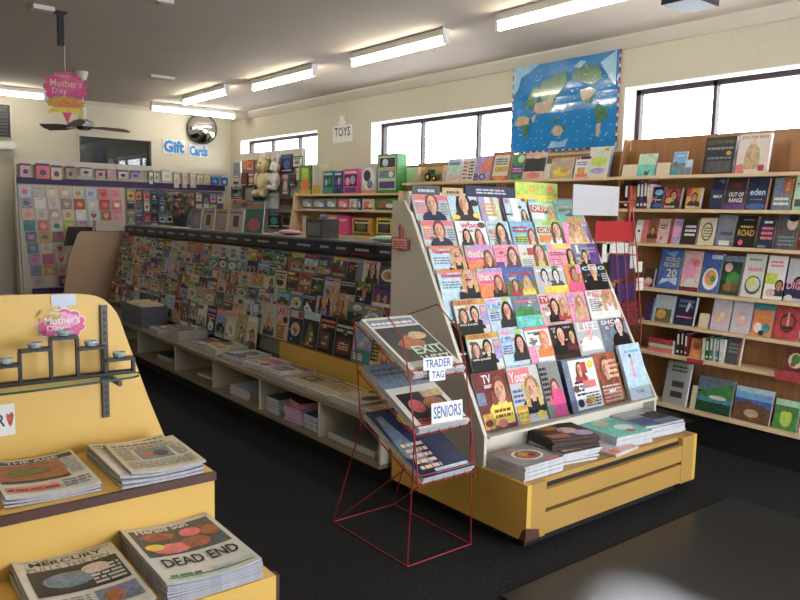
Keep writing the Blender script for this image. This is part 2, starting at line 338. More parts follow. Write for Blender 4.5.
# back wall with an office window and a door opening
IX0, IX1, IZ0, IZ1 = 2.88, 3.9, 1.95, 2.56
mb = MB()
mb.box(XL, 1.02, YB, YB+.15, 0, ZC, WALL).box(1.02, 1.92, YB, YB+.15, 2.0, ZC, WALL).box(1.92, IX0, YB, YB+.15, 0, ZC, WALL)
mb.box(IX0, IX1, YB, YB+.15, 0, IZ0, WALL).box(IX0, IX1, YB, YB+.15, IZ1, ZC, WALL).box(IX1, XW, YB, YB+.15, 0, ZC, WALL)
struct('wall_back', mb)
mb = MB(); mb.box(IX0, IX0+.025, YB-.01, YB+.06, IZ0, IZ1, LAM).box(IX1-.025, IX1, YB-.01, YB+.06, IZ0, IZ1, LAM).box(IX0, IX1, YB-.01, YB+.06, IZ1-.025, IZ1, LAM).box(IX0, IX1, YB-.01, YB+.06, IZ0, IZ0+.02, LAM)
wn = struct('window_4', mb); MB().box(IX0+.025, IX1-.025, YB+.03, YB+.036, IZ0+.02, IZ1-.025, GLASSM).build('pane', wn)
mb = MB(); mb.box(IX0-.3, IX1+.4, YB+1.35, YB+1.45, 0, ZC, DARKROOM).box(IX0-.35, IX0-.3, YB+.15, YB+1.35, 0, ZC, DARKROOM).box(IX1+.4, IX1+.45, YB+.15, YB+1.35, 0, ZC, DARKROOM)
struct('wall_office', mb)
tag(MB().box(3.13, 3.2, YB+1.2, YB+1.25, 1.5, 2.62, emit('reflection_glow', (.8, .9, 1), .8)).build('reflection_strip'), 'narrow glowing strip imitating a reflection in the dark office window', 'light')  # glowing strip added to imitate a reflection in the office glass
tag(MB().box(3.3, 3.85, YB+1.0, YB+1.2, 0, 2.2, 'darkgrey').box(3.35, 3.6, YB+.98, YB+1.0, 2.02, 2.18, 'lightgrey').build('filing_cabinet'), 'grey cabinet standing inside the dark office behind the window', 'cabinet')
mb = MB()
DORM = mk('corrugated_door', 'dcd6c8', .6, noise=(4, .04))
for i in range(22): mb.box(1.06+i*.038, 1.06+i*.038+.03, YB+.035, YB+.055, 0.01, 1.96, DORM)
mb.box(1.06, 1.88, YB+.055, YB+.08, .01, 1.96, DORM); dr = struct('door_1', mb)
MB().box(1.02, 1.06, YB-.015, YB+.1, 0, 2.0, LAM).box(1.88, 1.92, YB-.015, YB+.1, 0, 2.0, LAM).box(1.02, 1.92, YB-.015, YB+.1, 1.96, 2.0, LAM).build('door_frame', dr)
MB().box(1.5, 1.84, YB+.015, YB+.03, 1.5, 1.9, 'darkred').build('door_poster', dr)
# front wall with the shop window behind the camera
mb = MB(); mb.box(XL, 1.5, YF-.15, YF, 0, ZC, WALL).box(1.5, 4.9, YF-.15, YF, 0, .2, WALL).box(1.5, 4.9, YF-.15, YF, 2.5, ZC, WALL).box(4.9, XW, YF-.15, YF, 0, ZC, WALL)
struct('wall_front', mb)
struct('trim_1', MB().prism([(XW, ZC-.09), (XW, ZC), (XW-.09, ZC), (XW-.085, ZC-.02), (XW-.02, ZC-.085)], 1, YF, YB, LAM))
struct('trim_2', MB().prism([(YB, ZC-.05), (YB, ZC), (YB-.05, ZC)], 0, XL, XW, LAM))
# ---------------------------------------------------------------- fluorescent lamps
def lamp(x, y, L, along, label):
    t = thing('fluorescent_lamp', (x, y, ZC), label, 'ceiling light', 'bare fluorescent lamps on the ceiling'); z = ZC
    def bx(a0, a1, b0, b1, z0, z1, m, nme, par=t):
        q = MB()
        if along == 'y': q.box(x+b0, x+b1, y+a0, y+a1, z0, z1, m)
        else: q.box(x+a0, x+a1, y+b0, y+b1, z0, z1, m)
        return q.build(nme, par)
    bx(-L/2, L/2, -.035, .035, z-.055, z-.002, WREV, 'batten')
    for s in (-1, 1): bx(s*(L/2)-.012, s*(L/2)+.012, -.02, .02, z-.115, z-.055, WREV, 'lamp_holder')
    q = MB()
    c = (x, y-L/2+.013, z-.095) if along == 'y' else (x-L/2+.013, y, z-.095)
    q.cyl(c, .02, L-.026, TUBE, ax=1 if along == 'y' else 0, n=10); q.build('tube', t, smooth=False)
lamp(3.88, 3.2, 1.25, 'y', 'fluorescent lamp at the top edge, in front of the map')
lamp(3.88, 5.0, 1.25, 'y', 'fluorescent lamp in the row along the window wall, with chain hanging at its near end')
lamp(3.88, 6.88, 1.25, 'y', 'fluorescent lamp along the window wall, above the toy sign')
lamp(3.78, 8.55, 1.2, 'y', 'farthest fluorescent lamp of the row along the window wall, nearly touching crosswise one')
lamp(4.26, 9.98, 1.2, 'x', 'fluorescent lamp set crosswise above the convex mirror')
for lx, ly, lb in ((.5, .9, 'behind the camera'), (.5, 3.2, 'over the yellow newspaper stand'), (-1.4, 3.2, 'by the left wall, nearer one'), (-1.4, 6.2, 'by the left wall, farther one')): lamp(lx, ly, 1.25, 'y', 'added fluorescent fill lamp outside the picture '+lb)  # unseen lamps added as fill for sides facing left
lamp(1.75, 10.0, 1.2, 'x', 'fluorescent lamp behind the hanging pink sign, left end of the ceiling')
tag(MB().tube([(3.8, 4.32, 3.0), (3.8, 4.32, 2.93), (3.8, 4.3, 2.88)], .006, WREV).tube([(3.8, 4.32, 2.94), (3.83, 4.34, 2.9)], .012, WREV).build('pull_chain'), 'short white chain hanging beside the near end of a ceiling lamp', 'chain')
def small_fit(x, y, lab, name, l=.26):
    t = thing(name, (x, y, ZC), lab, 'ceiling fitting'); MB().box(x-l/2, x+l/2, y-.05, y+.05, ZC-.03, ZC-.001, LAM).build('housing', t)
    q = MB()
    for k in range(4): q.box(x-l/2+.02, x+l/2-.02, y-.04+k*.022, y-.03+k*.022, ZC-.036, ZC-.03, 'grey')
    q.build('grille', t)
small_fit(1.39, 5.88, 'small white ceiling grille left of the black hanging bar', 'ceiling_vent', .14)
small_fit(3.05, 8.0, 'small white ceiling vent left of the far lamps', 'ceiling_vent')
small_fit(1.96, 5.1, 'small white ceiling fitting cut by the top edge of the picture', 'ceiling_vent', .12)
# black hanging bar
b0 = AZ(60, 12, ZC); zb = AY(62.5, 46, b0.y).z
t = thing('hanging_bar', (b0.x, b0.y, ZC), 'black metal bar hanging down from the ceiling', 'bracket')
MB().box(b0.x-.02, b0.x+.02, b0.y-.02, b0.y+.02, zb, ZC-.012, BLKM).build('bar', t); MB().box(b0.x-.04, b0.x+.04, b0.y-.04, b0.y+.04, ZC-.012, ZC-.001, BLKM).build('ceiling_plate', t)
# dark box under ceiling, top right
t = thing('ceiling_speaker', (3.75, 2.28, ZC), 'dark grey box hanging from the ceiling at the top right', 'speaker')
MB().box(3.6, 3.84, 2.17, 2.36, 2.72, 2.94, 'charcoal').build('cabinet_box', t); MB().box(3.7, 3.74, 2.24, 2.29, 2.94, ZC-.001, BLKM).build('ceiling_bracket', t)
q = MB()
for k in range(5): q.box(3.62, 3.82, 2.165, 2.17, 2.74+k*.036, 2.755+k*.036, 'darkgrey')
q.build('front_grille', t)
# ---------------------------------------------------------------- ceiling fan
fx, fy = 2.33, 8.35; fz = AY(82, 127, fy).z
t = thing('ceiling_fan', (fx, fy, ZC), 'brown bladed ceiling fan with silver motor left of the dark office window', 'fan')
MB().cyl((fx, fy, ZC-.09), .045, .088, LAM, n=14, r2=.07).build('canopy', t, smooth=False)
MB().cyl((fx, fy, fz+.09), .012, ZC-.09-fz-.09, WREV, n=8).build('down_rod', t)
MB().cyl((fx, fy, fz+.08), .035, .16, 'cream', n=12).build('rod_cover', t)
MB().cyl((fx, fy, fz-.03), .07, .03, CHROME, r2=.12, n=20).cyl((fx, fy, fz), .12, .05, CHROME, n=20).cyl((fx, fy, fz+.05), .12, .03, CHROME, r2=.05, n=20).build('motor', t)
for k, a in enumerate((.12, 2.2, 4.3)):
    M = Matrix.Translation((fx, fy, fz)) @ Matrix.Rotation(a, 4, 'Z') @ Matrix.Rotation(.3, 4, 'X')
    q = MB(M); q.prism([(.14, -.04), (.25, -.075), (.48, -.08), (.5, 0), (.48, .08), (.25, .075), (.14, .04)], 2, .0, .008, mk('fan_blade_wood', '6a5648', .4, noise=(8, .1)) if k == 0 else bpy.data.materials['fan_blade_wood']); bl = q.build('blade', t)
    MB(M).box(.1, .2, -.015, .015, -.006, 0, CHROME).build('blade_arm', bl)
# ---------------------------------------------------------------- hanging flower sign
def flowersign(cx, cyy, cz, w, h, name, lab, Mx, cord=True, small=False):
    t = thing(name, (cx, cyy, cz), lab, 'sign')
    q = MB(Mx); n = 44; th = .006
    def blob(r0, amp, k, sxx, syy, ox, oy, z, m, th_=0):
        pts = [((r0+amp*abs(math.sin(k*a/2)))*math.cos(a)*sxx+ox, (r0+amp*abs(math.sin(k*a/2)))*math.sin(a)*syy+oy) for a in (2*math.pi*i/n for i in range(n))]
        if th_: q.prism(pts, 2, z-th_, z, m)
        else: q.poly([(a, b, z) for a, b in pts], m)
    blob(.43, .07, 11, w, h*.62, 0, h*.15, 0, 'white' if small else 'magenta', th)
    blob(.41, .07, 11, w, h*.6, 0, h*.15, .001, 'magenta'); blob(.3, .05, 7, w*.9, h*.4, w*.06, h*.22, .0015, 'hotpink' if not small else 'pink')
    if small: blob(.2, .06, 7, w*.9, h*.5, -w*.25, h*.33, .002, 'gold'); blob(.15, .05, 7, w, h*.4, w*.05, -h*.02, .0022, 'lilac')
    else:
        blob(.38, .08, 13, w, h*.28, 0, -h*.12, .002, 'gold', .004); blob(.28, .06, 9, w*.9, h*.2, w*.05, -h*.13, .0025, 'orange')
        q.poly([(-w*.38, -h*.24, .003), (-w*.2, -h*.2, .003), (w*.3, -h*.2, .003), (w*.36, -h*.36, .003), (w*.2, -h*.28, .003), (-w*.3, -h*.3, .003), (-w*.42, -h*.34, .003)], 'yellow')
        q.prism([(-w*.1, -h*.28), (w*.12, -h*.28), (w*.02, -h*.5)], 2, -th, .002, 'magenta')
    for tx, a, b, c, d in (('Happy', -.22, .33, .1, .4), ("Mother's", -.34, .17, .36, .31), ('Day', -.3, .02, .04, .15)):
        vs, fs = glyphs(tx); q.add([((a+v[0]*(c-a))*w, (b+v[1]*(d-b))*h, .004) for v in vs], fs, 'rose' if not small else 'white')
    q.build('sign_board', t)
    if cord: MB().tube([(cx, cyy, cz+h*.46), (cx, cyy, ZC-.001)], .0025, WREV).build('hanging_cord', t)
Yh = 7.0; a0 = AY(43, 66, Yh); a1 = AY(88, 126, Yh); cc = (a0+a1)/2
flowersign(cc.x, Yh, cc.z, (a1.x-a0.x)*1.02, a0.z-a1.z, 'hanging_sign', 'pink and yellow flower-shaped sign hanging from the ceiling by a cord', frame((cc.x, Yh, cc.z), (1, -.25, 0), (0, 0, 1)))
# ---------------------------------------------------------------- convex mirror
mc = AY(202.5, 129, YB-.12)
t = thing('convex_mirror', (mc.x, YB, mc.z), 'round convex security mirror on back wall near the corner', 'mirror')
Mm = frame((mc.x, YB-.10, mc.z), Vector((.93, -.36, 0)), (0, 0, 1)); q = MB(Mm)
n = 28; vs = []; fs = []
for j in range(9):
    r_ = .205*j/8; zz = .055*(1-(j/8)**2)
    for i in range(n): vs.append((r_*math.cos(2*math.pi*i/n), r_*math.sin(2*math.pi*i/n), zz))
for j in range(8):
    for i in range(n): fs.append((j*n+i, (j+1)*n+i, (j+1)*n+(i+1) % n, j*n+(i+1) % n))
q.add(vs, fs, MIRR); q.build('mirror_face', t, smooth=True)
MB(Mm).tube([(.208*math.cos(2*math.pi*i/n), .208*math.sin(2*math.pi*i/n), 0) for i in range(n)], .012, BLKM, closed=True).build('rim', t)
MB().tube([(mc.x, YB-.1, mc.z), (mc.x+.05, YB-.001, mc.z)], .015, BLKM).build('wall_bracket', t)
# wall lettering, written as two cut-out words
def word(tx, x0, z0, x1, z1, lab):
    t = thing('wall_lettering', (x0, YB, z0), lab, 'sign', 'blue cut-out words on the back wall'); q = MB()
    q.box(x0-.008, x1+.008, YB-.012, YB-.002, z0-.012, z1+.01, 'white').build('backing', t)
    vs, fs = glyphs(tx, .05); q = MB(); q.add([(x0+v[0]*(x1-x0), YB-.014, z0+v[1]*(z1-z0)) for v in vs], fs, 'blue' if 0 else mk('letter_blue_'+tx, '2579b8', .5, noise=(20, .25))); q.build('letters', t)
word('Gift', 4.05, 2.395, 4.36, 2.57, 'blue cut-out word on back wall left of the mirror, first word')
word('Cards', 4.44, 2.37, 4.72, 2.52, 'blue cut-out word on back wall directly below the mirror')
# louvre and ledge at the far left
t = thing('wall_vent', (1.75, YB, 2.45), 'dark louvred wall unit at the far left above the door', 'vent')
q = MB(); q.box(1.4, 2.07, YB-.06, YB-.002, 2.45, 2.84, 'charcoal').build('vent_box', t); q = MB()
for k in range(9): q.box(1.43, 2.04, YB-.075, YB-.06, 2.47+k*.041, 2.49+k*.041, 'darkgrey')
q.box(1.38, 2.09, YB-.07, YB-.002, 2.84, 2.86, LAM).box(2.07, 2.09, YB-.07, YB-.002, 2.44, 2.84, LAM); q.build('louvres', t)
t = thing('wall_heater', (1.75, YB, 2.28), 'white slim wall unit below the dark louvred vent', 'heater')
MB().box(1.3, 2.1, YB-.14, YB-.002, 2.3, 2.38, 'offwhite').build('casing', t); MB().box(1.32, 2.08, YB-.13, YB-.01, 2.28, 2.3, 'lightgrey').build('outlet', t)
# ---------------------------------------------------------------- world map poster
y0, y1, z0, z1 = 3.67, 4.79, 2.17, 2.93
Mp = frame((XW-.018, (y0+y1)/2, z0), (0, -1, 0), (0.0, 0, 1)); Wm, Hm = y1-y0, z1-z0
t = thing('world_map', (XW, (y0+y1)/2, z0), 'large glossy blue world map poster on wall between two windows', 'poster')
q = MB(Mp); NX, NY = 16, 12; vs = []; fs = []
for j in range(NY+1):
    for i in range(NX+1): vs.append((-Wm/2+Wm*i/NX, Hm*j/NY, .003*math.sin(i*.9+j*.5)+.002*math.sin(j*1.7)))
for j in range(NY):
    for i in range(NX): k = j*(NX+1)+i; fs.append((k, k+1, k+NX+2, k+NX+1))
q.add(vs, fs, GLOSS)
G = [mk('map_green', '4c7a58', .2, noise=(25, .3), coat=.5), mk('map_tan', 'c0ab90', .2, noise=(25, .2), coat=.5), mk('map_ice', '9cc4e0', .2, noise=(20, .15), coat=.5)]
LAND = [(0, [(.30,.55),(.27,.68),(.30,.78),(.42,.82),(.53,.86),(.55,.75),(.50,.66),(.42,.56),(.40,.50)]), (0, [(.12,.52),(.16,.6),(.20,.70),(.26,.74),(.28,.62),(.24,.52),(.2,.48)]),
 (1, [(.22,.46),(.24,.54),(.34,.56),(.42,.58),(.42,.48),(.36,.42),(.26,.42)]), (1, [(.02,.32),(.05,.40),(.12,.42),(.19,.38),(.17,.32),(.08,.3)]), (0, [(.08,.32),(.18,.34),(.19,.26),(.16,.16),(.13,.15),(.12,.24)]),
 (1, [(.20,.38),(.25,.42),(.24,.34),(.22,.32)]), (1, [(.41,.21),(.45,.27),(.50,.26),(.53,.2),(.50,.15),(.44,.16)]), (0, [(.5,.27),(.54,.25),(.53,.17),(.5,.15)]), (0, [(.40,.32),(.46,.36),(.5,.33),(.44,.30)]),
 (0, [(.58,.76),(.62,.86),(.74,.88),(.84,.84),(.86,.72),(.78,.66),(.70,.70),(.64,.74)]), (1, [(.67,.62),(.76,.64),(.82,.60),(.76,.52),(.70,.5),(.68,.55)]), (0, [(.70,.5),(.78,.56),(.82,.56),(.76,.46)]),
 (0, [(.80,.40),(.84,.46),(.93,.38),(.91,.28),(.85,.24),(.82,.3)]), (1, [(.83,.24),(.87,.25),(.86,.10),(.83,.12)]), (2, [(.0,.99),(.28,.99),(.16,.9),(.08,.86),(.05,.72),(.0,.66)]), (2, [(.84,.88),(.98,.98),(.98,.62),(.92,.72),(.88,.8)]),
 (2, [(.6,.88),(.66,.94),(.72,.92),(.66,.86)]), (2, [(.38,.02),(.42,.1),(.5,.08),(.58,.12),(.55,.03)])]
for k, pts in LAND: q.poly([(-Wm/2+Wm*a, Hm*b, .0065+.0002*k) for a, b in pts], G[k])
rn = random.Random(4)
for _ in range(110):
    a, b = rn.uniform(.04, .95), rn.uniform(.05, .9); q.poly([(-Wm/2+Wm*a, Hm*b, .0075), (-Wm/2+Wm*a+.02, Hm*b+.004, .0075), (-Wm/2+Wm*a+.016, Hm*b+.01, .0075), (-Wm/2+Wm*a-.002, Hm*b+.006, .0075)], G[2])
q.build('map_sheet', t)
q = MB(Mp)
for i in range(46):
    c_ = ['white', 'red', 'navy'][i % 3]; a = -Wm/2+Wm*i/46
    q.box(a, a+Wm/46, Hm, Hm+.012, -.001, .004, c_).box(a, a+Wm/46, -.012, 0, -.001, .004, c_)
for i in range(30):
    c_ = ['white', 'red', 'navy'][i % 3]; b = Hm*i/30
    q.box(-Wm/2-.012, -Wm/2, b, b+Hm/30, -.001, .004, c_).box(Wm/2, Wm/2+.012, b, b+Hm/30, -.001, .004, c_)
q.build('flag_border', t)
# toys sign
t = thing('toys_sign', (XW, 7.57, 2.42), 'small white sign with black letters on wall between the far windows', 'sign')
Mt = frame((XW-.012, 7.57, 2.43), (0, -1, 0), (0, 0, 1)); q = MB(Mt); q.box(-.2, .2, 0, .2, -.01, 0, 'white').build('board', t)
q = MB(Mt); cover(q, .4, .2, [('t', 'TOYS', .08, .35, .92, .9, 'navy')]); q.build('letters', t)
q = MB(Mt); q.poly([(.0+(.1 if i % 2 else .05)*math.cos(i*math.pi/5+math.pi/2), .25+(.1 if i % 2 else .05)*math.sin(i*math.pi/5+math.pi/2), .002) for i in range(10)], 'white'); q.build('star', t)
# rubber mat
t = MB(); t.box(2.2, 4.1, -1.2, 2.04, .001, .012, MATM); tag(t.build('rubber_mat'), 'large black ribbed rubber floor mat in front of the magazine display', 'mat')
# ================================================================= LONG MAGAZINE RACK
RX0, RY0, RY1 = 2.5, 3.3, 9.45
def rackx(z): return 2.86+(z-.45)*(3.12-2.86)/(1.28-.45)      # sloping face
t = thing('magazine_rack', (2.95, (RY0+RY1)/2, 0), 'long dim magazine rack with low cubby bench running to the back of the shop', 'rack')
MB().prism([(2.93, .42), (rackx(.45)+.03, .46), (rackx(1.26)+.03, 1.26), (3.15, 1.27), (3.15, 1.385), (3.5, 1.385), (3.5, .0), (2.93, 0)], 1, RY0, RY1, mk('dark_grey_laminate', '68655f', .5, noise=(3, .04))).build('body', t)
MB().box(RX0, 2.929, RY0, RY1, .385, .41, BENCH).build('bench_top', t)
MB().box(RX0, 2.929, RY0, RY1, .13, .155, BENCH).build('bottom_shelf', t)
MB().box(RX0+.1, 2.92, RY0, RY1, .002, .13, KICK).build('kickboard', t)
for y in (3.315, 3.97, 4.78, 5.58, 6.38, 7.35, 8.2, 9.0, 9.43): MB().box(RX0+.015, 2.929, y-.012, y+.012, .155, .385, LAM).build('divider', t)
MB().box(2.87, 2.929, RY0, 5.12, .411, .575, YELD).build('yellow_board', t)
MB().box(3.11, 3.149, RY0, RY1, 1.285, 1.375, 'charcoal').build('header_strip', t)
rn = random.Random(11); y = RY0+.05
while y < RY1-.3:
    l_ = rn.choice([.2, .28, .34]); q = MB(frame((3.108, y+l_/2, 1.29), (0, -1, 0), (0, 0, 1)))
    q.box(-l_/2, l_/2, 0, .08, -.001, 0, rn.choice(['navy', 'navy', 'violet', 'charcoal', 'black'])); cover(q, l_, .08, [('r', 0, 0, 1, .22, rn.choice(['darkred', 'darkred', 'navy'])), ('l', .15, .4, .75, .8, 'lightgrey', 1)])
    q.build('header_label', t); y += l_+.03
q = MB()
NEAR_T = [1.27, 1.12, .98, .85]; FAR_T = [1.27, 1.165, 1.06, .955, .85, .72]
HM = .27; LEAN = .14
def rack_base(top): zb = top-HM*math.cos(LEAN); return zb, rackx(max(zb, .42)+.0)
for tp in NEAR_T[:-1]:
    zb, xb = rack_base(tp); MB().box(xb-.035, xb+.02, RY0, 5.3, zb-.008, zb-.001, ACRY).build('pocket_ledge', t)
for tp in FAR_T[:-1]:
    zb, xb = rack_base(tp); MB().box(xb-.035, xb+.02, 5.32, RY1, zb-.008, zb-.001, ACRY).build('pocket_ledge', t)
# end panel of the rack at its far end
EP = mk('shadowed_end_board', 'b89c84', .5, noise=(2, .04))
MB().prism([(2.36, .42), (2.44, .95), (2.56, 1.27), (2.6, 1.3), (3.12, 1.3), (3.12, .42)], 1, 9.5, 9.53, BEIGE).build('end_panel', t)
MB().box(2.76, 3.12, 9.46, 9.56, 1.305, 1.43, GREYP).build('end_header', t)
MB().prism([(2.44, 1.12), (2.5, 1.35), (2.75, 1.35), (2.75, 1.15)], 1, 9.56, 9.7, BLKM).build('end_pocket', t)
RUP = (math.sin(LEAN), 0, math.cos(LEAN))
def rackmag(y, top, w, h, bgc, items, label, group, n=1):
    zb, xb = rack_base(top)
    if h < HM: zb = top-h*math.cos(LEAN)-.0
    zb0, xb0 = rack_base(top)
    return printed('magazine', frame((xb0-.012, y, zb0+.001), (0, -1, 0), RUP), w, h, .006, bgc, items, label, 'magazine', group, tier='' if top < .86 and n != 2 or top < .73 else ('n' if n == 1 else 'f'))
STY = ['face', 'face', 'blocks', 'vehicle', 'scene', 'food', 'duo', 'plain']
BGS = ['navy', 'bluegrey', 'offwhite', 'cream', 'darkgreen', 'teal', 'skyblue', 'lightgrey', 'brown', 'rust', 'purple', 'darkred', 'tan', 'grey', 'paleblue', 'olive', 'charcoal', 'rose', 'white', 'darkgrey', 'gold', 'coral', 'peach']
TCS = ['white', 'yellow', 'red', 'black', 'skyblue', 'orange', 'pink', 'lime', 'navy']
SPEC = {(0, 0): ('offwhite', [('f', .6, 0, .5, 'brunette', 'darkgreen', 'skin'), ('r', .05, .85, .9, .97, 'coral')]),
 (0, 1): ('bluegrey', [('r', 0, 0, .6, .8, 'charcoal'), ('e', .3, .55, .2, .14, 'rust'), ('l', .05, .85, .9, .95, 'rose', 1)]),
 (0, 2): ('darkgrey', [('r', 0, .82, 1, 1, 'gold'), ('e', .4, .4, .35, .2, 'darkred'), ('e', .6, .45, .2, .12, 'olive'), ('l', .1, .05, .9, .2, 'yellow', 2)]),
 (1, 0): ('charcoal', [('t', 'THINK', .08, .78, .92, .96, 'lime'), ('t', 'SPORT', .08, .56, .92, .75, 'gold'), ('f', .5, 0, .4, 'black', 'navy', 'tanskin')]),
 (1, 1): ('charcoal', [('l', .05, .7, .95, .95, 'lightgrey', 2), ('r', 0, 0, 1, .3, 'tan')]),
 (1, 2): ('lilac', [('r', 0, .6, 1, .8, 'lightgrey'), ('l', .1, .82, .9, .95, 'purple', 1), ('f', .7, 0, .45, 'blond', 'gold', 'skin')]),
 (2, 0): ('bluegrey', [('r', 0, 0, 1, .5, 'darkgreen'), ('e', .6, .75, .3, .14, 'offwhite')]),
 (2, 1): ('tan', [('f', .5, 0, .6, 'brown', 'brown', 'tanskin')]), (2, 2): ('rose', [('f', .5, 0, .65, 'brunette', 'lilac', 'skin')]),
 (2, 3): ('navy', [('l', .05, .75, .9, .95, 'paleblue', 2), ('p', [(.1, 0), (.9, 0), (.3, .6)], 'white')]),
 (3, 0): ('black', [('l', .05, .66, .95, .9, 'offwhite', 2), ('r', .1, .1, .9, .5, 'darkred'), ('l', .2, .2, .8, .4, 'rose', 3)]),
 (3, 1): ('black', [('l', .05, .7, .95, .95, 'coral', 2), ('r', .1, .1, .7, .55, 'brown')]),
 (3, 2): ('charcoal', [('r', 0, .78, 1, 1, 'paleblue'), ('p', [(.2, .1), (.8, .2), (.6, .6), (.4, .7)], 'olive'), ('l', .1, .05, .8, .12, 'gold', 1)]),
 (3, 3): ('navy', [('r', .05, .74, .95, .96, 'lightgrey'), ('r', .6, .76, .92, .94, 'red'), ('e', .5, .42, .34, .2, 'rose'), ('e', .45, .36, .2, .1, 'rust')]),
 (3, 4): ('rose', [('t', 'ART', .1, .72, .9, .96, 'red'), ('r', .05, .0, .75, .5, 'gold'), ('l', .1, .05, .7, .45, 'darkbrown', 5), ('e', .7, .6, .2, .1, 'darkbrown')]),
 (3, 5): ('lightgrey', [('r', .0, .86, 1, 1, 'rose'), ('f', .5, .1, .4, 'blond', 'charcoal', 'skin'), ('l', .05, .02, .9, .2, 'navy', 2)]),
 (3, 6): ('gold', [('r', .05, .82, .95, .97, 'lime'), ('l', .1, .84, .9, .94, 'black', 1), ('r', .1, .1, .9, .7, 'darkgrey'), ('f', .5, .1, .4, 'black', 'red', 'skin')]),
 (1, 4): ('rust', [('r', .05, .7, .95, .95, 'red'), ('l', .1, .4, .9, .6, 'white', 2)]), (1, 3): ('darkgreen', [('l', .05, .8, .9, .95, 'mint', 1), ('e', .5, .4, .3, .2, 'olive')])}
rn = random.Random(23); used = set()
def uniq(f):
    for _ in range(200):
        s_ = f()
        if s_[0] not in used: used.add(s_[0]); return s_
    return s_
for r, tp in enumerate(NEAR_T):
    c = 0; y = 3.45+.02*r
    while y < 5.28:
        wv = rn.uniform(.185, .22) if r < 3 else rn.uniform(.2, .23); c += 1
        bgc = rn.choice(BGS); tc = rn.choice(TCS); st = rn.choice(STY); items = rnd_items(rn, bgc, tc, st)
        if (r, c-4) in SPEC: bgc, items = SPEC[(r, c-4)]
        lab = '%s magazine, %s from near end, %s row, near half of long rack' % (nm(bgc), ORD[c], ['top', 'second', 'third', 'bottom'][r])
        rackmag(y+wv/2, tp, wv-.008, rn.uniform(.262, .27), bgc, items, lab, 'magazines in the near half of the long rack'); y += wv
for r, tp in enumerate(FAR_T):
    c = 0; y = 5.34+.03*r
    while y < 9.3:
        wv = rn.uniform(.185, .215); c += 1
        if y+wv > 9.42: break
        bgc = rn.choice(BGS); tc = rn.choice(TCS); st = rn.choice(STY)
        lab = '%s magazine, %s along %s row, far half of long rack' % (nm(bgc), ORD[c], ['top', 'second', 'third', 'fourth', 'fifth', 'bottom'][r])
        rackmag(y+wv/2, tp, wv-.008, rn.uniform(.255, .27), bgc, rnd_items(rn, bgc, tc, st), lab, 'magazines in the far half of the long rack', 2); y += wv
# ---- piles on the bench
def stack(name, cx, cyy, z, w, d, n, th, rot, cov, label, cat, group=None, seed=1, jitter=.006, side=PAPER, bgc='offwhite', each=True, facing=0, bend=0, bendy=0):
    """a pile of papers: every copy a mesh of its own, the top one printed"""
    rn = random.Random(seed); objs = []
    for i in range(n):
        a = rot+rn.uniform(-1, 1)*jitter*4; jx, jy = rn.uniform(-1, 1)*jitter, rn.uniform(-1, 1)*jitter
        M = Matrix.Translation((cx+jx, cyy+jy, z+i*(th+.0008)+.001)) @ Matrix.Rotation(a, 4, 'Z')
        q = MB(M); top = i == n-1
        if bend:
            k_ = (i+.6)/n; q.bend = (w, bend*k_, bendy*k_, d/2)
            for ii in range(10):
                for jj in range(6):
                    q.box(-w/2+w*ii/10, -w/2+w*(ii+1)/10, -d/2+d*jj/6, -d/2+d*(jj+1)/6, 0, th, side)
                    if top: xa, xb, ya, yb_ = -w/2+w*ii/10, -w/2+w*(ii+1)/10, -d/2+d*jj/6, -d/2+d*(jj+1)/6; q.poly([(xa, ya, th+.0003), (xb, ya, th+.0003), (xb, yb_, th+.0003), (xa, yb_, th+.0003)], bgc)
        else: q.box(-w/2, w/2, -d/2, d/2, 0, th, side)
        if not bend: q.poly([(-w/2, -d/2, th+.0003), (w/2, -d/2, th+.0003), (w/2, d/2, th+.0003), (-w/2, d/2, th+.0003)], bgc)
        if top:
            q.M = M @ Matrix.Translation((0, 0, th+.0006)) @ Matrix.Rotation(facing, 4, 'Z') @ Matrix.Translation((0, -(d if facing == 0 else w)/2, 0))
            if q.bend: q.M = M @ Matrix.Translation((0, -d/2, th+.0008)); q.bend = (w, q.bend[1], 0, 1)
            cover(q, w if facing == 0 else d, d if facing == 0 else w, cov)
        o = q.build(name); lb = label+(', top of its pile' if top and n > 1 else (', %s from the bottom' % ORD[i+1] if n > 1 else ''))
        tag(o, lb, cat, group); objs.append(o)
    return objs
FW_ = -math.pi/2      # covers that read from the aisle
newsc = lambda tc='charcoal', pic='bluegrey': [('l', .06, .84, .94, .95, tc, 1), ('r', .08, .35, .7, .78, pic), ('e', .35, .55, .15, .12, 'tan'), ('l', .08, .05, .92, .3, 'grey', 5), ('l', .74, .36, .94, .78, 'grey', 7)]
def bench_stack(px, py, *a, **k):
    p = AZ(px, py, .43); return stack('newspaper', 2.72, p.y, .411, *a, **k)
gb = AZ(140, 322, .41)
t = thing('paper_bin', (2.66, 7.6, .411), 'grey open box filled with papers on the far bench of the long rack', 'box')
q = MB(); BX = mk('grey_card_box', '5f6474', .6, noise=(6, .06)); ya, yb2, xa, xb = 7.28, 7.88, 2.54, 2.8
q.box(xa, xb, ya, yb2, .412, .422, BX).box(xa, xa+.01, ya, yb2, .422, .62, BX).box(xb-.01, xb, ya, yb2, .422, .62, BX).box(xa+.01, xb-.01, ya, ya+.01, .422, .62, BX).box(xa+.01, xb-.01, yb2-.01, yb2, .422, .62, BX); q.build('bin', t)
for i in range(7): tag(MB().box(xa+.02, xb-.02, ya+.04+i*.075, ya+.07+i*.075, .423, .632+.006*(i % 3), 'offwhite' if i % 2 else 'cream').build('paper_bundle'), '%s pale bundle of papers standing in the grey box on the bench' % ORD[i+1], 'paper', 'papers in the grey box')
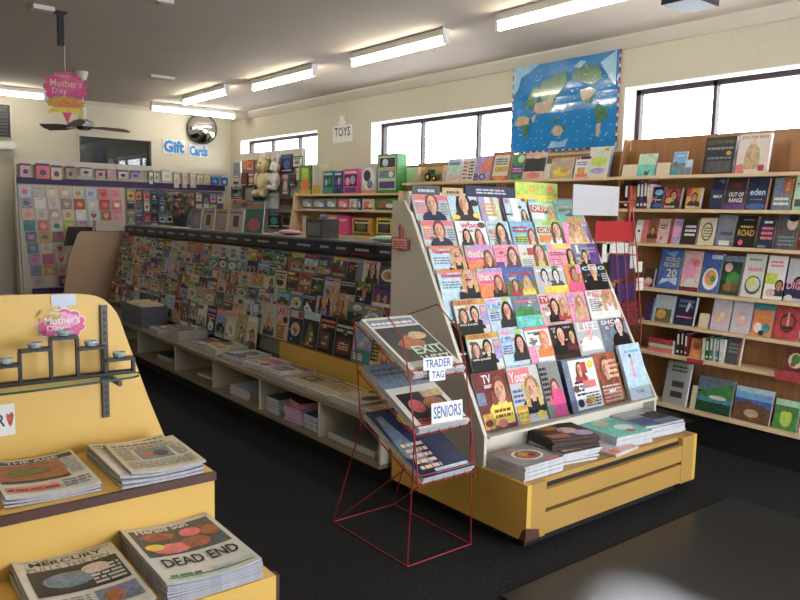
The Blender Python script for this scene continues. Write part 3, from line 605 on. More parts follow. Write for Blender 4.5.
BST = [(7.0, 3, .012, 'teal', 'vehicle', 'thin teal'), (6.55, 6, .014, 'bluegrey', 'scene', 'blue-grey'), (6.1, 2, .014, 'navy', 'blocks', 'navy'), (5.72, 4, .013, 'lime', 'blocks', 'lime-green'), (5.34, 3, .014, 'offwhite', 'face', 'white'), (4.98, 3, .013, 'paleblue', 'blocks', 'pale blue')]
for i, (yy, n, th, bgc, st, nmn) in enumerate(BST):
    rn = random.Random(40+i); stack('magazine', 2.7, yy, .411, .28, .3, n, th, .12*(i % 3-1), rnd_items(rn, bgc, 'white', st), '%s magazine lying on bench of long rack' % nmn, 'magazine', 'magazines lying on the bench', seed=i, bgc=bgc, facing=FW_)
NP = [(4.66, .30, .36, 3, 'cream', 'offwhite', [('r', .05, .72, .95, .95, 'rust'), ('r', .1, .2, .6, .65, 'bluegrey'), ('l', .1, .04, .9, .16, 'navy', 2)], 'newspaper with a brown banner lying on the bench'),
 (4.33, .30, .34, 2, 'cream', 'cream', newsc('darkbrown', 'olive'), 'cream newspaper lying fanned on the bench'),
 (4.02, .31, .34, 2, 'cream', 'cream', newsc('charcoal', 'tan'), 'cream newspaper with tan picture lying on the bench'),
 (3.72, .33, .34, 3, 'cream', 'cream', [('r', 0, .7, 1, 1, 'lime'), ('e', .3, .85, .12, .1, 'brown'), ('e', .75, .5, .2, .2, 'charcoal'), ('l', .08, .1, .9, .35, 'grey', 4)], 'cream and lime newspaper on the bench beside red wire stand'),
 (3.44, .3, .26, 2, 'cream', 'tan', [('e', .6, .6, .15, .12, 'gold'), ('l', .08, .1, .9, .4, 'brown', 4)], 'tan newspaper lying at the near end of the bench')]
for i, (yy, w_, d_, n, _, bgc, cv, lab) in enumerate(NP):
    stack('newspaper', 2.69, yy, .411, w_, d_-.06, n, .012, .08*(i % 2)-.05, cv, lab, 'newspaper', 'newspapers lying on the bench', seed=60+i, bgc=bgc, side=NEWS, facing=FW_)
# ---- things in the cubbies
CB = [(6.85, 2.72, 3, .014, 'darkgrey', 'dark grey'), (5.95, 2.74, 1, .02, 'tan', 'tan'), (5.18, 2.68, 5, .014, 'paleblue', 'pale blue edged'), (5.4, 2.74, 1, .01, 'rust', 'brown')]
for i, (yy, xx, n, th, bgc, nmn) in enumerate(CB): stack('magazine', xx, yy, .156, .26, .3, n, th, .05, [('l', .1, .7, .9, .9, 'white', 1)], '%s magazine lying in a cubby of the bench' % nmn, 'magazine', 'magazines lying in the cubbies', seed=70+i, bgc=bgc, facing=FW_)
stack('exercise_book', 2.66, 4.62, .156, .24, .19, 6, .018, 0, [], 'dark green exercise book with white pages in the bench cubby', 'book', 'dark books in the cubby', seed=80, bgc='darkgreen', side=mk('book_pages', 'b8c0d2', .6, noise=(120, .6)))
stack('exercise_book', 2.66, 4.35, .156, .25, .2, 5, .02, .1, [], 'pink exercise book in the bench cubby between two dark piles', 'book', 'pink books in the cubby', seed=81, bgc='hotpink', side=mk('pink_pages', 'c4a6d0', .6, noise=(120, .4)))
stack('exercise_book', 2.68, 4.34, .262, .24, .2, 2, .016, -.2, [], 'dark red exercise book on the pink pile in bench cubby', 'book', 'red books in the cubby', seed=82, bgc='darkred', side=mk('red_pages', 'cfa9a6', .6, noise=(120, .4)))
stack('exercise_book', 2.66, 4.11, .156, .24, .18, 6, .016, 0, [], 'navy exercise book in the bench cubby right of the pink pile', 'book', 'navy books in the cubby', seed=83, bgc='navy', side=mk('navy_pages', 'aab4cc', .6, noise=(120, .6)))
q = MB(); q.box(2.54, 2.86, 3.4, 3.9, .157, .165, 'grey').box(2.54, 2.55, 3.4, 3.9, .165, .2, 'lightgrey').box(2.55, 2.86, 3.4, 3.41, .165, .2, 'lightgrey').box(2.55, 2.86, 3.89, 3.9, .165, .2, 'lightgrey')
tag(q.build('tray'), 'shallow grey tray in the nearest cubby of the bench', 'tray')
# ---- on top of the long rack
PT = [(3.32, 5.75, .16, .3, .05, 'pink', 'pink and white soft packet lying on top of the long rack'), (3.32, 4.35, .15, .26, .05, 'mint', 'pale green packet lying on top of the long rack near its near end')]
for x, y, dx, dy, dz, cl, lab in PT:
    q = MB(); q.ball((x, y, 1.387+dz/2), dx/2, dy/2, dz/2, cl).box(x-dx/3, x+dx/3, y+dy/2-.01, y+dy/2+.05, 1.4, 1.405, 'white'); tag(q.build('soft_packet'), lab, 'packet')
t = thing('card_box', (3.3, 5.2, 1.386), 'grey box with open front standing on top of the long rack before the toy shelves', 'box')
p0, p1 = AX(306, 236, 3.2), AX(322, 238, 3.2)
MB().box(3.2, 3.36, p1.y, p0.y, 1.387, 1.54, 'darkgrey').build('carton', t); MB(frame((3.199, (p0.y+p1.y)/2, 1.387), (0, -1, 0), (0, 0, 1))).poly([(-.1, .02, .001), (.1, .02, .001), (.1, .12, .001), (-.1, .12, .001)], 'grey').build('label_panel', t)
p0, p1 = AX(245, 232, 3.25), AX(263, 232, 3.25)
printed('picture_card', frame((3.24, (p0.y+p1.y)/2, 1.387), (0, -1, 0), (.1, 0, 1)), p0.y-p1.y, .3, .01, 'teal', [('r', .05, .75, .95, .95, 'tan'), ('e', .5, .25, .35, .2, 'coral'), ('l', .1, .45, .9, .65, 'bluegrey', 3)], 'teal card with coral picture standing on the long rack below the plush bear', 'card')
p0, p1 = AX(186, 230, 3.3), AX(203, 230, 3.3)
for k, (a, b, cl) in enumerate(((228, 242, 'offwhite'), (214, 226, 'tan'), (202, 213, 'lightgrey'), (190, 200, 'grey'))):
    p0, p1 = AX(a, 230, 3.3), AX(b, 230, 3.3)
    printed('notebook', frame((3.3, (p0.y+p1.y)/2, 1.387), (0, -1, 0), (.12, 0, 1)), p0.y-p1.y, .22, .012, cl, [('r', .3, .2, .7, .7, 'lilac' if k % 2 else 'brown'), ('l', .1, .8, .9, .92, 'darkgrey', 1)], '%s notebook standing on the far part of the long rack top' % nm(cl), 'notebook', 'notebooks on top of the rack')
# red price flag beside the front display
p0, p1 = AX(392, 237, 2.54), AX(408, 250, 2.54)
t = thing('price_flag', (2.53, (p0.y+p1.y)/2, 1.35), 'small red sign clipped beside the grey end panel of front display', 'sign')
M = frame((2.535, (p0.y+p1.y)/2, p1.z), (0, -1, 0), (0, 0, 1)); wv = p0.y-p1.y; hv = p0.z-p1.z
q = MB(M); q.box(-wv/2, wv/2, 0, hv, -.004, 0, 'red'); cover(q, wv, hv, [('r', .06, .1, .94, .9, 'rose'), ('l', .12, .2, .88, .8, 'red', 3)]); q.build('card', t); MB(M).box(-.008, .012, hv, hv+.07, -.004, 0, 'red').build('clip', t)

# ================================================================= FRONT DISPLAY
DX0, DX1, DY0, DY1 = 2.56, 4.03, 2.23, 3.26
FX, FZ = 2.53, .51
def fy_(z): return 2.53+(z-.51)*(3.19-2.53)/(1.67-.51)
t = thing('magazine_display', (3.3, 2.75, 0), 'tiered magazine display with grey side panels on a yellow slatted base', 'display stand')
MB().box(DX0, DX0+.03, DY0+.0, DY1, .075, .35, YELD).build('base_side', t); MB().box(DX1-.03, DX1, DY0, DY1, .075, .35, YELD).build('base_side', t)
MB().box(DX0+.03, DX1-.03, 2.26, DY1, .325, .35, YELB).build('base_top', t)
MB().box(DX0+.03, DX0+.135, DY0, DY0+.03, .075, .35, YELB).build('corner_post', t); MB().box(DX1-.15, DX1-.03, DY0, DY0+.03, .075, .35, YELB).build('corner_post', t)
for a, b in ((.082, .19), (.21, .303)): MB().box(DX0+.135, DX1-.15, DY0+.002, DY0+.028, a, b, YELB).build('front_slat', t)
MB().box(DX0+.135, DX1-.15, DY0+.028, DY0+.034, .075, .325, KICK).build('dark_backing', t)
MB().box(DX0+.08, DX1-.08, DY0+.08, DY1-.05, .002, .074, KICK).build('kickboard', t)
q = MB(); q.poly([(DX0-.001, DY0+.0, .075), (DX0-.001, DY0+.045, .075), (DX0-.001, DY0+.02, .13), (DX0-.001, DY0, .14)], EDGE).poly([(DX0, DY0-.001, .075), (DX0+.1, DY0-.001, .075), (DX0+.09, DY0-.001, .12), (DX0+.03, DY0-.001, .135), (DX0, DY0-.001, .145)], EDGE).build('chipped_corner', t)
prof = [(2.53, .352), (2.53, .51), (3.15, 1.60), (3.2, 1.67), (3.3, 1.67), (3.3, .352)]
for x, c_ in ((DX0-.0, 0), (DX1-.0, 1)):
    MB().prism(prof, 0, x, x+.018, GREYP).build('side_panel', t)
    q = MB(); q.prism([(2.522, .36), (2.522, .513), (3.145, 1.61), (3.153, 1.60), (2.53, .51), (2.53, .36)], 0, x-.001, x+.02, LAM).build('edge_strip', t)
MB().box(DX0+.018, DX1, 3.18, 3.22, .352, 1.72, LAM).build('back_board', t)
MB().box(DX0+.018, DX1, 2.6, 2.62, .352, .5, LAM).build('lower_front_board', t)
MB().box(DX0+.018, DX1, 2.50, 2.62, .50, .512, LAM).build('bottom_ledge', t)
TOPS = [1.70, 1.56, 1.425, 1.30, 1.145, .975, .81]; DL = math.radians(21); DH = .272
def dbase(top): zb = top-DH*math.cos(DL); return zb, fy_(max(zb, .513)) + (0.0 if zb > .53 else 0.012)
for i, tp in enumerate(TOPS[:-1]):
    zb, yb = dbase(tp); MB().box(DX0+.02, DX1-.002, yb-.002, yb+.05, zb-.01, zb-.002, LAM).build('tier_ledge', t)
MB().box(DX0+.03, DX1-.012, 2.512, 2.516, .513, .60, ACRY).build('clear_lip', t)
# cardboard headers behind the top tier
for a, b, za, zb, cl, tx in ((2.6, 2.8, 1.70, 1.755, 'darkgrey', 1), (2.82, 2.98, 1.70, 1.75, 'tan', 1), (3.0, 3.42, 1.70, 1.77, 'navy', 2)):
    q = MB(frame(((a+b)/2, 3.175, za), (1, 0, 0), (0, .12, 1))); q.box(-(b-a)/2, (b-a)/2, 0, zb-za, -.004, 0, cl); cover(q, b-a, zb-za, [('l', .2, .35, .8, .85, 'lightgrey' if cl != 'tan' else 'brown', tx)]); q.build('header_card', t)
q = MB(frame((3.62, 3.175, 1.68), (1, 0, 0), (0, .1, 1))); q.box(-.2, .2, 0, .13, -.004, 0, 'lime'); cover(q, .4, .13, [('r', 0, .5, 1, .97, 'lime'), ('r', 0, .0, 1, .4, 'yellow'), ('e', .38, .7, .08, .2, 'gold'), ('e', .82, .7, .08, .2, 'orange')]); q.build('header_card', t)
DUP = (0, math.sin(DL), math.cos(DL))
def plane_x(px, py):
    d = ray(px, py); k = (3.19-2.53)/(1.67-.51); tt = (2.53+k*(EYE-.51))/(d[1]-k*d[2]); return tt*d[0]
PYR = [208, 235, 258, 286, 320, 353, 400]
ww = [('l', .02, .86, .98, .97, 'white', 1), ('r', .02, .78, .98, .97, 'coral'), ('f', .52, .0, .42, 'brown', 'navy', 'skin'), ('l', .04, .25, .3, .7, 'coral', 5), ('l', .76, .2, .96, .7, 'bluegrey', 5)]
wom = [('r', 0, .88, 1, 1, 'orange'), ('t', 'Woman', .06, .7, .62, .87, 'hotpink'), ('r', 0, .1, .6, .62, 'paleblue'), ('l', .06, .3, .55, .6, 'bluegrey', 3), ('t', 'WIN $10,000', .05, .12, .6, .24, 'white'), ('f', .78, .06, .4, 'blond', 'black', 'skin'), ('r', .68, .56, .84, .61, 'black')]
thats = [('r', 0, .0, 1, .35, 'orange'), ('r', 0, .85, 1, 1, 'lilac'), ('e', .15, .93, .08, .05, 'lime'), ("t", "that's", .05, .52, .6, .8, 'white'), ('r', .04, .38, .6, .5, 'hotpink'), ('f', .76, .02, .36, 'redhair', 'black', 'skin')]
newi = [('r', 0, .8, 1, 1, 'gold'), ('t', 'NEW IDEA', .05, .83, .7, .97, 'red'), ('f', .22, .05, .3, 'brown', 'black', 'skin'), ('f', .58, .05, .32, 'black', 'black', 'skin'), ('r', .78, .02, 1, .75, 'lilac'), ('e', .88, .6, .09, .09, 'skin'), ('r', 0, 0, .75, .14, 'black'), ('t', 'WIN $10,000', .04, .03, .6, .11, 'white')]
lbw = [('e', .25, .9, .22, .07, 'pink'), ('e', .75, .9, .14, .08, 'lime'), ('t', 'Life', .06, .55, .5, .78, 'skyblue'), ('l', .06, .12, .42, .48, 'blue', 4), ('f', .74, .0, .42, 'brunette', 'charcoal', 'skin')]
D = [
[(411, 446, 'lightgrey', ww, 'pale magazine with coral title and child in navy pinafore, topmost tier'),
 (446, 476, 'paleblue', [('f', .5, 0, .5, 'brunette', 'charcoal', 'skin'), ('e', .15, .12, .14, .1, 'yellow'), ('e', .85, .2, .12, .12, 'yellow'), ('e', .85, .72, .15, .14, 'charcoal')], 'pale blue magazine with long-haired woman and yellow spots, topmost tier'),
 (476, 497, 'rose', [('r', 0, 0, .3, 1, 'lilac'), ('r', .3, 0, .55, 1, 'white'), ('r', .7, 0, .9, 1, 'mint'), ('l', .1, .2, .8, .8, 'gold', 4)], 'shiny pastel striped magazine in the topmost tier'),  # rainbow and white gloss glare painted into the cover as stripes
 (499, 524, 'paleblue', [('r', 0, 0, .08, 1, 'black'), ('r', .34, 0, .62, 1, 'white'), ('f', .8, .1, .22, 'brunette', 'grey', 'skin'), ('t', 'W', .1, .72, .3, .95, 'hotpink'), ('e', .9, .93, .1, .08, 'red')], 'pale blue magazine with white glare band and black spine, topmost tier'),
 (526, 551, 'mint', [('r', .02, .42, .55, .72, 'red'), ('t', 'OK!', .06, .46, .5, .7, 'white'), ('r', 0, .88, .3, 1, 'skyblue'), ('r', .3, .86, 1, 1, 'lime'), ('r', .02, .1, .5, .38, 'white'), ('f', .8, 0, .3, 'blond', 'lime', 'skin')], 'magazine with red box title, right of centre in topmost tier'),
 (551, 577, 'turquoise', [('l', .1, .62, .85, .85, 'white', 1), ('e', .5, .32, .2, .06, 'darkgrey'), ('r', .3, 0, 1, .2, 'gold')], 'plain turquoise magazine with white title, right end of topmost tier')],
[(419, 453, 'lightgrey', ww, 'pale magazine with coral title and child in navy pinafore, second tier'),
 (454, 485, 'white', [('t', 'who', .15, .72, .75, .95, 'hotpink'), ('f', .3, .05, .28, 'brunette', 'charcoal', 'skin'), ('f', .7, .05, .28, 'redhair', 'pink', 'skin'), ('e', .85, .82, .13, .12, 'brown')], 'white magazine with pink title and a group of faces, second tier'),
 (485, 508, 'paleblue', [('l', .1, .82, .9, .95, 'lilac', 1), ('f', .6, 0, .5, 'brunette', 'grey', 'skin'), ('l', .05, .2, .3, .7, 'orange', 4)], 'pale blue magazine with one brown-haired woman, second tier'),
 (509, 533, 'skyblue', [('l', .05, .55, .7, .85, 'red', 2), ('f', .82, 0, .35, 'redhair', 'skin', 'skin'), ('r', .1, .1, .6, .4, 'lime'), ('l', .1, .12, .6, .38, 'darkgreen', 3)], 'sky blue magazine with red lettering and woman at right edge, second tier'),
 (534, 561, 'mint', [('r', .04, .5, .55, .76, 'red'), ('t', 'OK!', .08, .53, .5, .74, 'white'), ('r', .3, .86, 1, 1, 'lime'), ('r', .04, .1, .5, .4, 'orange'), ('f', .76, 0, .42, 'brown', 'white', 'skin')], 'magazine with red box title and smiling woman, second tier'),
 (561, 590, 'lilac', [('l', .05, .82, .9, .95, 'white', 1), ('r', 0, 0, .2, 1, 'pink'), ('f', .5, .0, .5, 'blond', 'peach', 'skin')], 'lilac magazine with blonde woman, right end of second tier')],
[(427, 462, 'paleblue', wom, 'magazine with magenta title and man in dark glasses, third tier'),
 (463, 492, 'pink', thats, 'pink and orange magazine with red-haired woman, third tier'),
 (492, 517, 'pink', [('l', .05, .5, .5, .9, 'coral', 4), ('f', .72, .0, .46, 'brown', 'purple', 'skin'), ('r', 0, 0, .3, .3, 'purple')], 'pink magazine with dark-haired woman, third tier'),
 (517, 546, 'offwhite', [('r', .3, .55, .5, .85, 'red'), ('r', .55, .7, 1, .97, 'teal'), ('f', .7, 0, .42, 'redhair', 'lime', 'skin'), ('l', .05, .1, .4, .4, 'grey', 4)], 'off-white magazine with teal corner and auburn-haired woman, third tier'),
 (546, 572, 'pink', [('r', .2, .8, .9, .97, 'yellow'), ('l', .05, .5, .6, .7, 'red', 2), ('l', .05, .1, .5, .4, 'hotpink', 3), ('f', .85, .1, .3, 'brunette', 'lime', 'skin')], 'pink magazine with yellow top band, third tier'),
 (572, 600, 'bluegrey', [('r', .6, 0, 1, 1, 'purple'), ('t', 'I', .1, .6, .2, .95, 'white'), ('l', .3, .6, .9, .9, 'lilac', 2), ('f', .4, 0, .3, 'black', 'black', 'skin')], 'blue-grey and purple magazine, right end of third tier')],
[(436, 476, 'paleblue', wom, 'magazine with magenta title and man in dark glasses, fourth tier'),
 (476, 503, 'pink', thats, 'pink and orange magazine with red-haired woman, fourth tier'),
 (503, 535, 'blue', [('l', .2, .7, .95, .9, 'red', 1), ('r', 0, 0, 1, .45, 'olive'), ('f', .3, 0, .22, 'brown', 'red', 'skin'), ('f', .7, 0, .26, 'blond', 'yellow', 'skin')], 'blue magazine with red title and small figures, fourth tier'),
 (535, 566, 'lightgrey', [('l', .05, .75, .95, .95, 'white', 1), ('f', .3, .15, .28, 'black', 'lightgrey', 'offwhite'), ('f', .68, .15, .28, 'black', 'darkgrey', 'offwhite'), ('r', .2, 0, 1, .14, 'yellow'), ('e', .7, .92, .12, .06, 'green')], 'light grey magazine with couple and yellow foot band, fourth tier'),
 (566, 583, 'orange', [('f', .55, 0, .6, 'brown', 'hotpink', 'tanskin'), ('r', .7, .6, 1, 1, 'pink')], 'narrow orange and pink magazine in the fourth tier'),
 (583, 612, 'charcoal', [('f', .48, .0, .52, 'black', 'black', 'skin'), ('t', 'cleo', .02, .72, .96, .97, 'paleblue'), ('l', .76, .2, .96, .6, 'lightgrey', 4)], 'black magazine with pale rounded title, right end of fourth tier')],
[(454, 487, 'offwhite', newi, 'yellow-topped magazine with two men, fifth tier from the top'),
 (487, 514, 'paleblue', lbw, 'pale blue magazine with long dark-haired woman, fifth tier from the top'),
 (514, 541, 'bluegrey', [('p', [(0, .35), (.3, .6), (.7, .5), (1, .3), (1, 0), (0, 0)], 'green'), ('r', 0, 0, 1, .2, 'turquoise'), ('l', .1, .72, .9, .9, 'coral', 1)], 'blue-grey magazine with green landscape, fifth tier from the top'),
 (541, 571, 'rose', [('r', .04, .6, .36, .92, 'red'), ('t', 'TV', .07, .66, .33, .87, 'white'), ('f', .5, .0, .32, 'brunette', 'black', 'skin'), ('f', .82, .05, .3, 'blond', 'red', 'skin')], 'magazine with small red square title and two women, fifth tier'),
 (571, 590, 'pink', [('l', .05, .6, .4, .95, 'lilac', 4), ('f', .62, .02, .5, 'blond', 'skin', 'skin')], 'pink magazine with blonde woman, fifth tier from the top'),
 (591, 622, 'white', [('t', 'INSTYLE', .05, .76, .8, .96, 'coral'), ('f', .72, 0, .42, 'blond', 'white', 'skin'), ('l', .05, .1, .4, .66, 'grey', 6)], 'white magazine with coral title, right end of fifth tier')],
[(466, 500, 'offwhite', newi, 'yellow-topped magazine with two men, sixth tier from the top'),
 (500, 527, 'paleblue', lbw, 'pale blue magazine with long dark-haired woman, sixth tier from the top'),
 (527, 553, 'white', [('r', 0, .9, 1, 1, 'coral'), ('l', .1, .76, .7, .88, 'teal', 1), ('e', .25, .4, .1, .09, 'teal'), ('r', 0, 0, .3, .3, 'pink'), ('f', .72, .0, .42, 'orange', 'orange', 'skin')], 'white magazine with teal spot and orange-dressed woman, sixth tier'),
 (553, 580, 'brunette', [('l', .05, .82, .8, .95, 'lilac', 1), ('f', .38, .0, .44, 'black', 'black', 'skin'), ('f', .8, .1, .32, 'brunette', 'darkred', 'skin')], 'dark brown magazine with two brunettes, sixth tier from the top'),
 (580, 606, 'lightgrey', [('t', 'LIFE', .08, .62, .9, .95, 'white'), ('f', .5, .0, .5, 'lightgrey', 'white', 'rose')], 'silvery magazine with pale face, sixth tier from the top'),
 (606, 634, 'bluegrey', [('t', 'SHOP', .05, .76, .78, .95, 'white'), ('e', .88, .86, .1, .08, 'red'), ('f', .7, 0, .42, 'black', 'black', 'rose')], 'blue-grey magazine with white block title and red dot, sixth tier')],
[(468, 510, 'darkred', [('t', 'TV', .25, .8, .52, .95, 'white'), ('r', .27, .72, .52, .78, 'rose'), ('r', 0, .45, .25, .66, 'bluegrey'), ('f', .72, .22, .42, 'redhair', 'yellow', 'skin'), ('r', .38, .08, 1, .42, 'yellow'), ('l', .42, .2, .95, .38, 'darkred', 2), ('r', .05, .04, .36, .3, 'gold'), ('e', .6, .1, .16, .07, 'coral'), ('e', .2, .14, .12, .06, 'darkred')], 'dark red magazine with large face, left end of bottom tier'),
 (511, 544, 'lightgrey', [('r', 0, .72, .7, .96, 'coral'), ('t', 'Yours', .04, .73, .62, .92, 'white'), ('f', .68, .18, .4, 'blond', 'black', 'skin'), ('r', .04, .0, .4, .32, 'gold'), ('l', .08, .05, .36, .28, 'yellow', 3), ('l', .04, .38, .36, .64, 'blue', 3), ('e', .8, .1, .15, .08, 'yellow')], 'magazine with white title on coral and woman in black jacket, bottom tier'),
 (545, 566, 'grey', [('l', .0, .3, .35, .95, 'black', 7), ('f', .58, .25, .4, 'brown', 'hotpink', 'skin'), ('p', [(.3, 0), (1, 0), (.9, .5), (.4, .5)], 'magenta')], 'magazine with woman in a hot pink dress, bottom tier'),
 (604, 628, 'rust', [('f', .45, .3, .45, 'redhair', 'brown', 'skin'), ('l', .1, .05, .9, .4, 'rose', 5), ('l', .5, .5, .95, .9, 'peach', 4)], 'rust-coloured magazine with red-haired figure, bottom tier right of the black-edged pile')]]
for r, row in enumerate(D):
    zb, yb = dbase(TOPS[r])
    for a, b, bgc, items, lab in row:
        xa, xb = plane_x(a, PYR[r]), plane_x(b, PYR[r])
        xa = max(xa, DX0+.022); xb = min(xb, DX1-.004)
        yy = yb if r < 6 else 2.535; zz = zb if r < 6 else .514
        printed('magazine', frame(((xa+xb)/2, yy+.012, zz+.004), (1, 0, 0), DUP), xb-xa-.006, DH+(.03 if r == 6 else 0), .008, bgc, items, lab, 'magazine', 'magazines on the front display', tier='d' if r < 6 else '')
# thick block of magazines and the pale upright folder at the right of the bottom tier
xa, xb = plane_x(567, 400), plane_x(603, 400)
for k in range(4):
    items = [('r', .18, .04, 1, .98, 'white'), ('f', .5, .55, .2, 'brown', 'red', 'skin'), ('e', .86, .86, .1, .08, 'yellow'), ('r', .55, .7, .72, .92, 'red'), ('l', .24, .3, .5, .6, 'navy', 4), ('r', .5, .42, .9, .56, 'coral'), ('l', .5, .08, .95, .36, 'darkgrey', 5), ('e', .3, .16, .1, .08, 'navy')] if k == 3 else []
    printed('magazine', frame(((xa+xb)/2+.008, 2.565-k*.0092, .514), (1, 0, 0), DUP), xb-xa-.02, .30, .008, 'bluegrey', items, 'black-edged white magazine in the bottom-tier block, %s' % ['rearmost copy', 'second copy from the back', 'third copy from the back', 'frontmost copy'][k], 'magazine', 'black-edged magazines in the bottom tier', side='navy')
xa, xb = plane_x(628, 390), DX1-.006
printed('calendar', frame(((xa+xb)/2, 2.535, .514), (1, 0, 0), DUP), xb-xa-.002, .34, .02, 'paleblue', [('r', .0, .0, .94, .96, 'paleblue'), ('l', .2, .84, .9, .92, 'skyblue', 1), ('p', [(.36, .4), (.5, .38), (.46, .62), (.5, .72), (.4, .75), (.38, .6)], 'pink'), ('e', .42, .78, .05, .04, 'charcoal'), ('l', .3, .1, .7, .2, 'lilac', 1)], 'pale blue upright calendar with small pink figure, right end of bottom tier', 'calendar')
# ---- piles on the yellow base
def pile(pts, z, n, th, cov, label, grp, seed, bgc, name='magazine', side=PAPER, jit=.006, zoff=0):
    P = [AZ(a, b, z) for a, b in pts]; e = (P[1]-P[0]); w_ = e.length; d_ = (P[2]-P[1]).length; c_ = (P[0]+P[2])/2
    return stack(name, c_.x, c_.y, .35+zoff, min(w_, .3), min(d_, .3), n, th, math.atan2(e.y, e.x)*.6, cov, label, 'magazine', grp, seed=seed, bgc=bgc, side=side, jitter=jit)
def atp(px, py, z): p = AZ(px, py, z); return p.x, p.y
stack('magazine', 2.725, 2.395, .35, .28, .245, 7, .0095, 0.0, [('e', .55, .5, .32, .3, 'white'), ('e', .55, .5, .27, .24, 'rust'), ('e', .5, .55, .1, .1, 'gold'), ('e', .62, .45, .08, .08, 'darkred'), ('l', .05, .85, .6, .96, 'coral', 1), ('p', [(.5, .6), (.56, .62), (.5, .98), (.44, .96)], 'gold'), ('r', .6, .02, .95, .12, 'coral')], 'grey food magazine with bowl on cover, left pile on yellow base', 'magazine', 'food magazines piled on the yellow base', seed=90, bgc='grey', jitter=.003)
stack('magazine', 3.05, 2.43, .35, .27, .26, 5, .012, -.12, [('l', .1, .1, .9, .9, 'rose', 4)], 'dark-spined grey magazine in second pile on yellow base', 'magazine', 'dark-spined magazines piled on the yellow base', seed=91, bgc='darkgrey', jitter=.012)
stack('magazine', 3.07, 2.45, .416, .29, .25, 4, .013, -.28, [('e', .3, .75, .22, .16, 'gold'), ('e', .6, .5, .2, .2, 'rose'), ('e', .8, .25, .2, .18, 'lilac'), ('r', .05, .05, .45, .3, 'rust'), ('l', .1, .4, .5, .6, 'brown', 3)], 'brown-spined puzzle magazine slanting on the second pile of yellow base', 'magazine', 'brown magazines slanting on the yellow base', seed=92, bgc='brunette', jitter=.01, side='darkbrown')
stack('magazine', 3.36, 2.36, .35, .24, .22, 2, .008, .1, [('e', .2, .15, .16, .14, 'orange'), ('r', .3, .3, 1, 1, 'paleblue'), ('l', .3, .5, .9, .9, 'rose', 3)], 'thin pale blue magazine with orange corner lying between two piles', 'magazine', 'thin magazines on the yellow base', seed=93, bgc='rose')
stack('magazine', 3.53, 2.46, .35, .3, .31, 6, .0105, -.1, [('r', 0, 0, .35, 1, 'turquoise'), ('e', .45, .75, .18, .12, 'peach'), ('e', .65, .4, .2, .16, 'white'), ('e', .6, .2, .1, .08, 'rust'), ('l', .4, .85, .95, .95, 'white', 1)], 'turquoise magazine in the third pile on yellow base', 'magazine', 'turquoise magazines piled on the yellow base', seed=94, bgc='turquoise', jitter=.003)
stack('magazine', 3.84, 2.45, .35, .33, .28, 6, .012, -.12, [('r', .0, .55, 1, 1, 'lightgrey'), ('r', .5, .3, 1, .75, 'charcoal'), ('r', .05, .1, .45, .5, 'blue'), ('l', .1, .7, .7, .95, 'white', 2)], 'blue-grey magazine in plastic wrap, right pile on yellow base', 'magazine', 'wrapped magazines at the right of the yellow base', seed=95, bgc='bluegrey', jitter=.008)
q = MB(Matrix.Translation((3.86, 2.44, .4345)) @ Matrix.Rotation(-.12, 4, 'Z')); q.poly([(-.17, -.15, 0), (.2, -.16, -.02), (.24, -.1, -.03), (.23, .05, -.01), (.19, .15, 0), (-.16, .14, 0)], BAG); q.build('wrap'); bpy.data.objects['wrap'].name = 'plastic_wrap'
tag(bpy.data.objects['plastic_wrap'], 'clear plastic wrap lying over the right pile on yellow base', 'plastic wrap')

# ================================================================= RED WIRE NEWSPAPER STAND
t = thing('wire_stand', (2.25, 2.78, 0), 'tall red wire newspaper stand with three sloping trays', 'stand')
bx0, bx1, by0, by1 = 2.05, 2.45, 2.48, 3.09; wr = .0035
MB().tube([(bx0, by0, wr+.001), (bx1, by0, wr+.001), (bx1, by1, wr+.001), (bx0, by1, wr+.001)], wr, REDW, closed=True).build('floor_frame', t)
tx0, tx1 = 2.07, 2.39
TR = [((2.50, .86), (2.93, 1.06)), ((2.46, .615), (2.9, .83)), ((2.42, .40), (2.88, .60))]
def lg(nm_, pts): MB().tube(pts, wr, REDW).build(nm_, t)
for x in (tx0-.012, tx1+.012):
    lg('upright', [(x, 2.42, .37), (x, 2.50, .85), (x, 2.56, 1.05), (x, 2.72, 1.16), (x, 2.95, 1.08), (x, 2.93, 1.0)])
    lg('rear_upright', [(x, 2.94, 1.06), (x, 2.90, .8), (x, 2.87, .56)])
    bx = bx0 if x < 2.2 else bx1
    lg('leg', [(bx, by0, wr), (x, 2.46, .6)]); lg('leg', [(bx, by1, wr), (x, 2.52, .45)]); lg('leg', [(bx, by1, wr), (x, 2.87, .56)])
for k, ((ya, za), (yb, zb)) in enumerate(TR):
    q = MB(); q.tube([(tx0-.012, ya, za), (tx1+.012, ya, za), (tx1+.012, yb, zb), (tx0-.012, yb, zb)], wr, REDW, closed=True)
    for j in range(1, 5):
        x = tx0+(tx1-tx0)*j/5; q.tube([(x, ya-.0, za+.04), (x, ya-.012, za), (x, yb, zb)], .0025, REDW)
    q.tube([(tx0-.012, ya-.0, za+.045), (tx1+.012, ya-.0, za+.045)], wr, REDW); q.build('wire_tray', t)
    q = MB(); dy, dz = yb-ya, zb-za; L = math.hypot(dy, dz); u = Vector((0, dy/L, dz/L))
TRAYP = mk('clear_tray_plastic', '9a9ca4', .3, noise=(6, .05))
